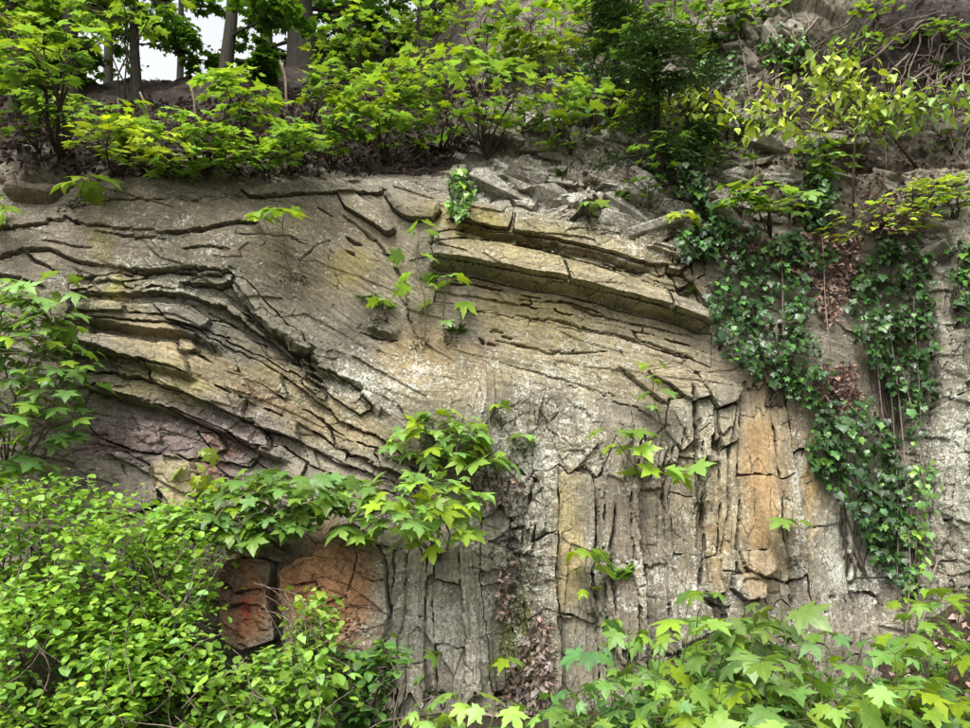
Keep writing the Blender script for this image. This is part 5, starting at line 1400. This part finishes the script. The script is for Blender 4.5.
# ground cover of small herbs
def cover(name, label, spots, n, tint, size, sd, hh=.28):
    rr = np.random.default_rng(sd); fo = Foliage()
    for (u, v, Y, ru, ry) in spots:
        c = at_y(u, v, Y); s = Y / F * ru; k = n
        x = c[0] + rr.normal(0, .5, k) * s; y = Y + rr.normal(0, .5, k) * ry
        y = np.clip(y, 2.9, 4.75); z = ground_z(x, y) + rr.uniform(.02, hh, k) * np.exp(-((x - c[0]) / (s + .01)) ** 2 * .6)
        fo.leaves(np.stack([x, y, z], -1), rr.uniform(0, 6.28, k), rr.uniform(0, .8, k), rr.normal(0, .3, k), rr.uniform(size * .6, size * 1.2, k), cols(tint, k, .35), 'diamond')
    tag(fo.build(name, M['foliage']), label, 'plants', kind='stuff')
cover('ground_cover', 'low yellow-green herbs covering the ground at the cliff foot',
      [(440, 728, 3.8, 90, .5), (520, 728, 3.7, 80, .5), (620, 728, 3.6, 120, .5), (740, 728, 3.5, 150, .5), (850, 728, 3.5, 140, .5), (950, 720, 3.6, 90, .5), (330, 728, 3.7, 90, .4)], 1500, (.17, .27, .035), .06, 151, .38)
cover('undergrowth', 'darker green undergrowth between the saplings at the cliff foot',
      [(650, 720, 4.1, 130, .4), (780, 715, 4.1, 150, .4), (880, 700, 4.2, 90, .3), (100, 728, 4.0, 200, .5)], 1300, (.07, .15, .022), .07, 152, .35)

# ------------------------------------------------ ferns and grass
def fern(u, v, label, n=8, L=.16, sd=0, fwd=.02, tint=(.12, .24, .03)):
    rr = np.random.default_rng(sd); random.seed(sd); r = surf(u, v) + np.array([0, -.01, 0])
    e = empty('fern', r, label, 'fern'); mb = MB()
    for i in range(n):
        a = random.uniform(math.pi * .95, math.pi * 2.05); el = random.uniform(.2, 1.2)
        d = np.array([math.cos(a) * math.cos(el), math.sin(a) * math.cos(el) * .7, math.sin(el)])
        pts = [r + d * L * t + np.array([0, 0, -.35 * L * t * t]) for t in np.linspace(0, 1, 7)]
        f = Foliage(); B = np.array(pts); k = 22
        tt = np.repeat(np.linspace(.15, .98, k // 2), 2) * 5.99; kk = tt.astype(int); pp = B[kk] + (B[kk + 1] - B[kk]) * (tt - kk)[:, None]
        hd = math.atan2(-d[0], d[1]) + np.tile([1.25, -1.25], k // 2)
        f.leaves(pp, hd, np.full(k, .25), rr.normal(0, .2, k), L * .32 * (1.15 - tt / 6), cols(tint, k, .2), 'diamond')
        f.build('frond', M['foliage'], e, r)
        mb.tube(pts, np.linspace(.002, .0008, 7), 3)
    mb.build('stalk', M['green_stem'], e, r)
fern(617, 575, 'hanging green fern in a joint of the central face', 10, .20, 161, tint=(.16, .30, .04))
fern(384, 306, 'fern clump on the massive bed', 7, .13, 162, tint=(.13, .24, .03))
fern(432, 280, 'small fern under the bent beds', 6, .12, 163)
fern(366, 298, 'small dark fern on the massive bed', 5, .12, 164, tint=(.05, .12, .02))
fern(455, 330, 'fern at the foot of the short seedling', 7, .14, 165, tint=(.06, .14, .02))
fern(590, 212, 'fern on the rubble above the dipping beds', 7, .14, 166)
fern(690, 292, 'fern tuft at the ivy edge', 6, .10, 167)
fern(760, 205, 'fern under the large leaved sapling', 6, .16, 168, tint=(.06, .14, .02))
fern(940, 70, 'green fern under the root tangle', 8, .2, 169, tint=(.07, .15, .02))
fern(560, 175, 'fern in the pale crag', 6, .12, 170, tint=(.08, .15, .02))

# ------------------------------------------------ roots, vines, dead wood
def wander(u0, v0, u1, v1, n=9, jit=8, off=.04):
    pts = []
    for i in range(n):
        t = i / (n - 1); k = math.sin(math.pi * t)
        pts.append(surf(u0 + (u1 - u0) * t + random.gauss(0, jit) * k, v0 + (v1 - v0) * t + random.gauss(0, jit) * k) + np.array([0, -off * (0.4 + random.random()), 0]))
    return pts
def smooth_pts(pts, it=2):
    for _ in range(it):
        pts = [pts[0]] + [(pts[i - 1] + 2 * pts[i] + pts[i + 1]) / 4 for i in range(1, len(pts) - 1)] + [pts[-1]]
    return pts
random.seed(171)
er = surf(900, 80); e = empty('exposed_roots', er, 'tangle of pale bare roots hanging from the overhanging dark soil', 'roots')
for k in range(100):
    a = random.uniform(770, 980); b = random.uniform(15, 95)
    c, d = a + random.gauss(-25, 45), b + random.uniform(15, 100)
    m = MB(); pts = smooth_pts(wander(a, b, c, d, 10, 9, .06)); rad = random.choice((.004, .005, .006, .009, .013))
    m.tube(pts, np.linspace(rad, rad * .4, len(pts)), 5); m.build('root', M['root'], e, er)
e = empty('hanging_roots', surf(765, 60), 'thin pale roots trailing over the slabby crag', 'roots')
for k in range(9):
    a = random.uniform(735, 800); b = random.uniform(5, 40); m = MB()
    pts = smooth_pts(wander(a, b, a + random.gauss(-25, 18), b + random.uniform(30, 90), 9, 5, .05)); m.tube(pts, np.linspace(.006, .002, 9), 5); m.build('root', M['root'], e, e.location)
for k, (pp, rad, lb) in enumerate(((((882, 330), (890, 400), (897, 470), (900, 540), (897, 620), (893, 700)), .006, 'thick pale vine stem hanging in front of the ivy gully'),
                               (((880, 345), (885, 420), (892, 520), (888, 600)), .004, 'thin vine stem hanging beside the thick one'),
                               (((895, 370), (905, 420), (918, 470)), .005, 'short vine stem slanting right below the ivy curtain'),
                               (((778, 262), (777, 300), (776, 340)), .004, 'single bare stem hanging in the ivy beside the dipping beds'),
                               (((486, 318), (487, 380), (490, 440), (500, 500)), .003, 'long thin dry stem hanging down the central face'),
                               (((492, 455), (500, 485), (508, 520)), .004, 'reddish dry stem slanting into the gully'),
                               (((736, 40), (742, 80), (746, 140), (750, 200)), .006, 'pale slender dead stem standing on the ivy slope'),
                               (((505, 640), (512, 670), (520, 705)), .004, 'dry stalk leaning in the mossy gully'),
                               (((868, 300), (872, 380), (878, 450)), .004, 'thin bare vine between the two ivy masses'), (((910, 300), (908, 380), (912, 470), (906, 560)), .004, 'long bare vine at the outer edge of the ivy curtain'), (((815, 240), (818, 290), (824, 350)), .004, 'dry vine hanging over the dead leaf ledge'))):
    m = MB(); pts = [surf(*q) + np.array([0, -.10, 0]) for q in pp]
    fine = []
    for i in range(len(pts) - 1):
        for t in (0, .33, .66): fine.append(pts[i] * (1 - t) + pts[i + 1] * t + np.random.default_rng(k * 50 + i).normal(0, .006, 3))
    fine.append(pts[-1]); m.tube(smooth_pts(fine, 1), rad, 5)
    tag(m.build('hanging_vine' if k not in (6, 7) else 'dead_stem', M['root']), lb, 'vine' if k not in (6, 7) else 'stem')
def stick(a, b, rad, lb, mat='root', fwd=.05):
    m = MB(); p, q = surf(*a) + np.array([0, -fwd, .02]), surf(*b) + np.array([0, -fwd, .03]); pts = curve_pts(p, q, 7, .05)
    m.tube(pts, np.linspace(rad, rad * .5, 7), 6); mid = pts[4]; m.tube([mid, mid + np.array([.10, -.05, .08])], [rad * .5, rad * .2], 5)
    return tag(m.build('fallen_branch', M[mat]), lb, 'branch')
stick((438, 160), (476, 138), .016, 'pale fallen branch lying at the brink under the tiered sapling')
stick((485, 142), (512, 140), .010, 'short broken branch beside the pale fallen one')
stick((160, 158), (205, 150), .008, 'thin dead branch on the dark bank', 'root')
stick((905, 640), (925, 560), .010, 'bare pale branch leaning over the leaf slope', 'root', .15)
for i, (a, b, lb) in enumerate((((120, 120), (118, 98), 'short dead stem on the ridge line below the sky gap'), ((150, 122), (140, 92), 'leaning dead stem on the ridge line below the sky gap'),
                            ((198, 118), (190, 85), 'pale leaning stem under the gap in the canopy'), ((285, 110), (280, 60), 'slim pale stem left of the thick ridge trunk'))):
    r_ = surf(*a); m = MB(); m.tube(curve_pts(r_ - np.array([0, 0, .05]), at_y(*b, r_[1]), 6, .03, seed=i), np.linspace(.016, .010, 6), 6); tag(m.build('dead_stem', M['stem']), lb, 'stem')

# twigs and litter on the bank
def litter(name, label, polys, per, tint, size, sd, lift=.01, mat='litter', ground=False):
    rr = np.random.default_rng(sd); fo = Foliage()
    for poly, k in zip(polys, per):
        p = np.array(poly, float); pts = []
        while len(pts) < k:
            q = rr.uniform(p.min(0), p.max(0))
            if inside_poly(poly, np.array([q[0]]), np.array([q[1]]))[0]: pts.append(surf(*q) + np.array([0, -rr.uniform(0, .05) - lift, rr.uniform(0, .03)]))
        k = len(pts)
        fo.leaves(np.array(pts), rr.uniform(0, 6.28, k), rr.normal(.35, .6, k), rr.normal(0, .6, k), rr.uniform(size * .6, size * 1.3, k), cols(tint, k, .5, .15), 'diamond')
    return tag(fo.build(name, M[mat]), label, 'leaf litter', kind='stuff')
litter('leaf_litter', 'pinkish dead leaves caught on the ledges among the ivy',
       [[(735, 245), (800, 235), (860, 240), (850, 300), (825, 330), (800, 280)], [(815, 370), (850, 365), (860, 400), (845, 430), (820, 410)], [(690, 225), (760, 235), (750, 262), (700, 258)],
        [(860, 190), (920, 200), (930, 235), (860, 235)]], [1300, 500, 200, 320], (.27, .19, .155), .05, 181)
litter('gully_litter', 'pinkish dead leaves filling the central gully',
       [[(500, 565), (516, 560), (516, 620), (496, 620)], [(535, 610), (548, 625), (555, 690), (530, 725), (490, 725), (505, 680)], [(470, 478), (520, 470), (530, 500), (490, 510)]], [110, 620, 110], (.23, .175, .145), .05, 182)
litter('bank_litter', 'dark dead leaves and twigs strewn over the bank',
       [[(-60, 105), (240, 100), (420, 60), (520, 100), (450, 170), (300, 178), (-60, 175)]], [5200], (.055, .040, .030), .06, 183)
litter('slope_debris', 'brown leaves and crumbs caught on the rocky slope', [[(520, 60), (760, 20), (860, 100), (860, 230), (700, 225), (560, 190)]], [1500], (.11, .082, .062), .05, 188)
litter('hollow_litter', 'dead leaves in the dark root hollow', [[(820, 100), (970, 60), (975, 200), (860, 215)]], [700], (.12, .085, .065), .05, 184)
rr = np.random.default_rng(185); fo = Foliage(); k = 1500
x = rr.uniform(2.1, 3.9, k); y = rr.uniform(3.3, 5.0, k); z = ground_z(x, y) + rr.uniform(.01, .06, k)
fo.leaves(np.stack([x, y, z], -1), rr.uniform(0, 6.28, k), rr.normal(.2, .5, k), rr.normal(0, .5, k), rr.uniform(.04, .075, k), cols((.28, .20, .165), k, .45, .15), 'diamond')
tag(fo.build('slope_litter', M['litter']), 'pinkish dead leaves on the slope at the right', 'leaf litter', kind='stuff')
random.seed(186); m = MB()
for k in range(420):
    a, b = random.uniform(-40, 470), random.uniform(108, 178); p = surf(a, b); L = random.uniform(.08, .4)
    d = np.array([random.gauss(0, 1), random.gauss(0, .5) - .2, random.gauss(0, .45) - .2]); d /= np.linalg.norm(d)
    m.tube([p + np.array([0, -.02, .02]), p + d * L * .5 + np.array([0, -.04, .03]), p + d * L], [.004, .003, .0015], 3)
tag(m.build('twig_litter', M['dstem']), 'dead twigs and rootlets matted on the bank above the face', 'twigs', kind='stuff')
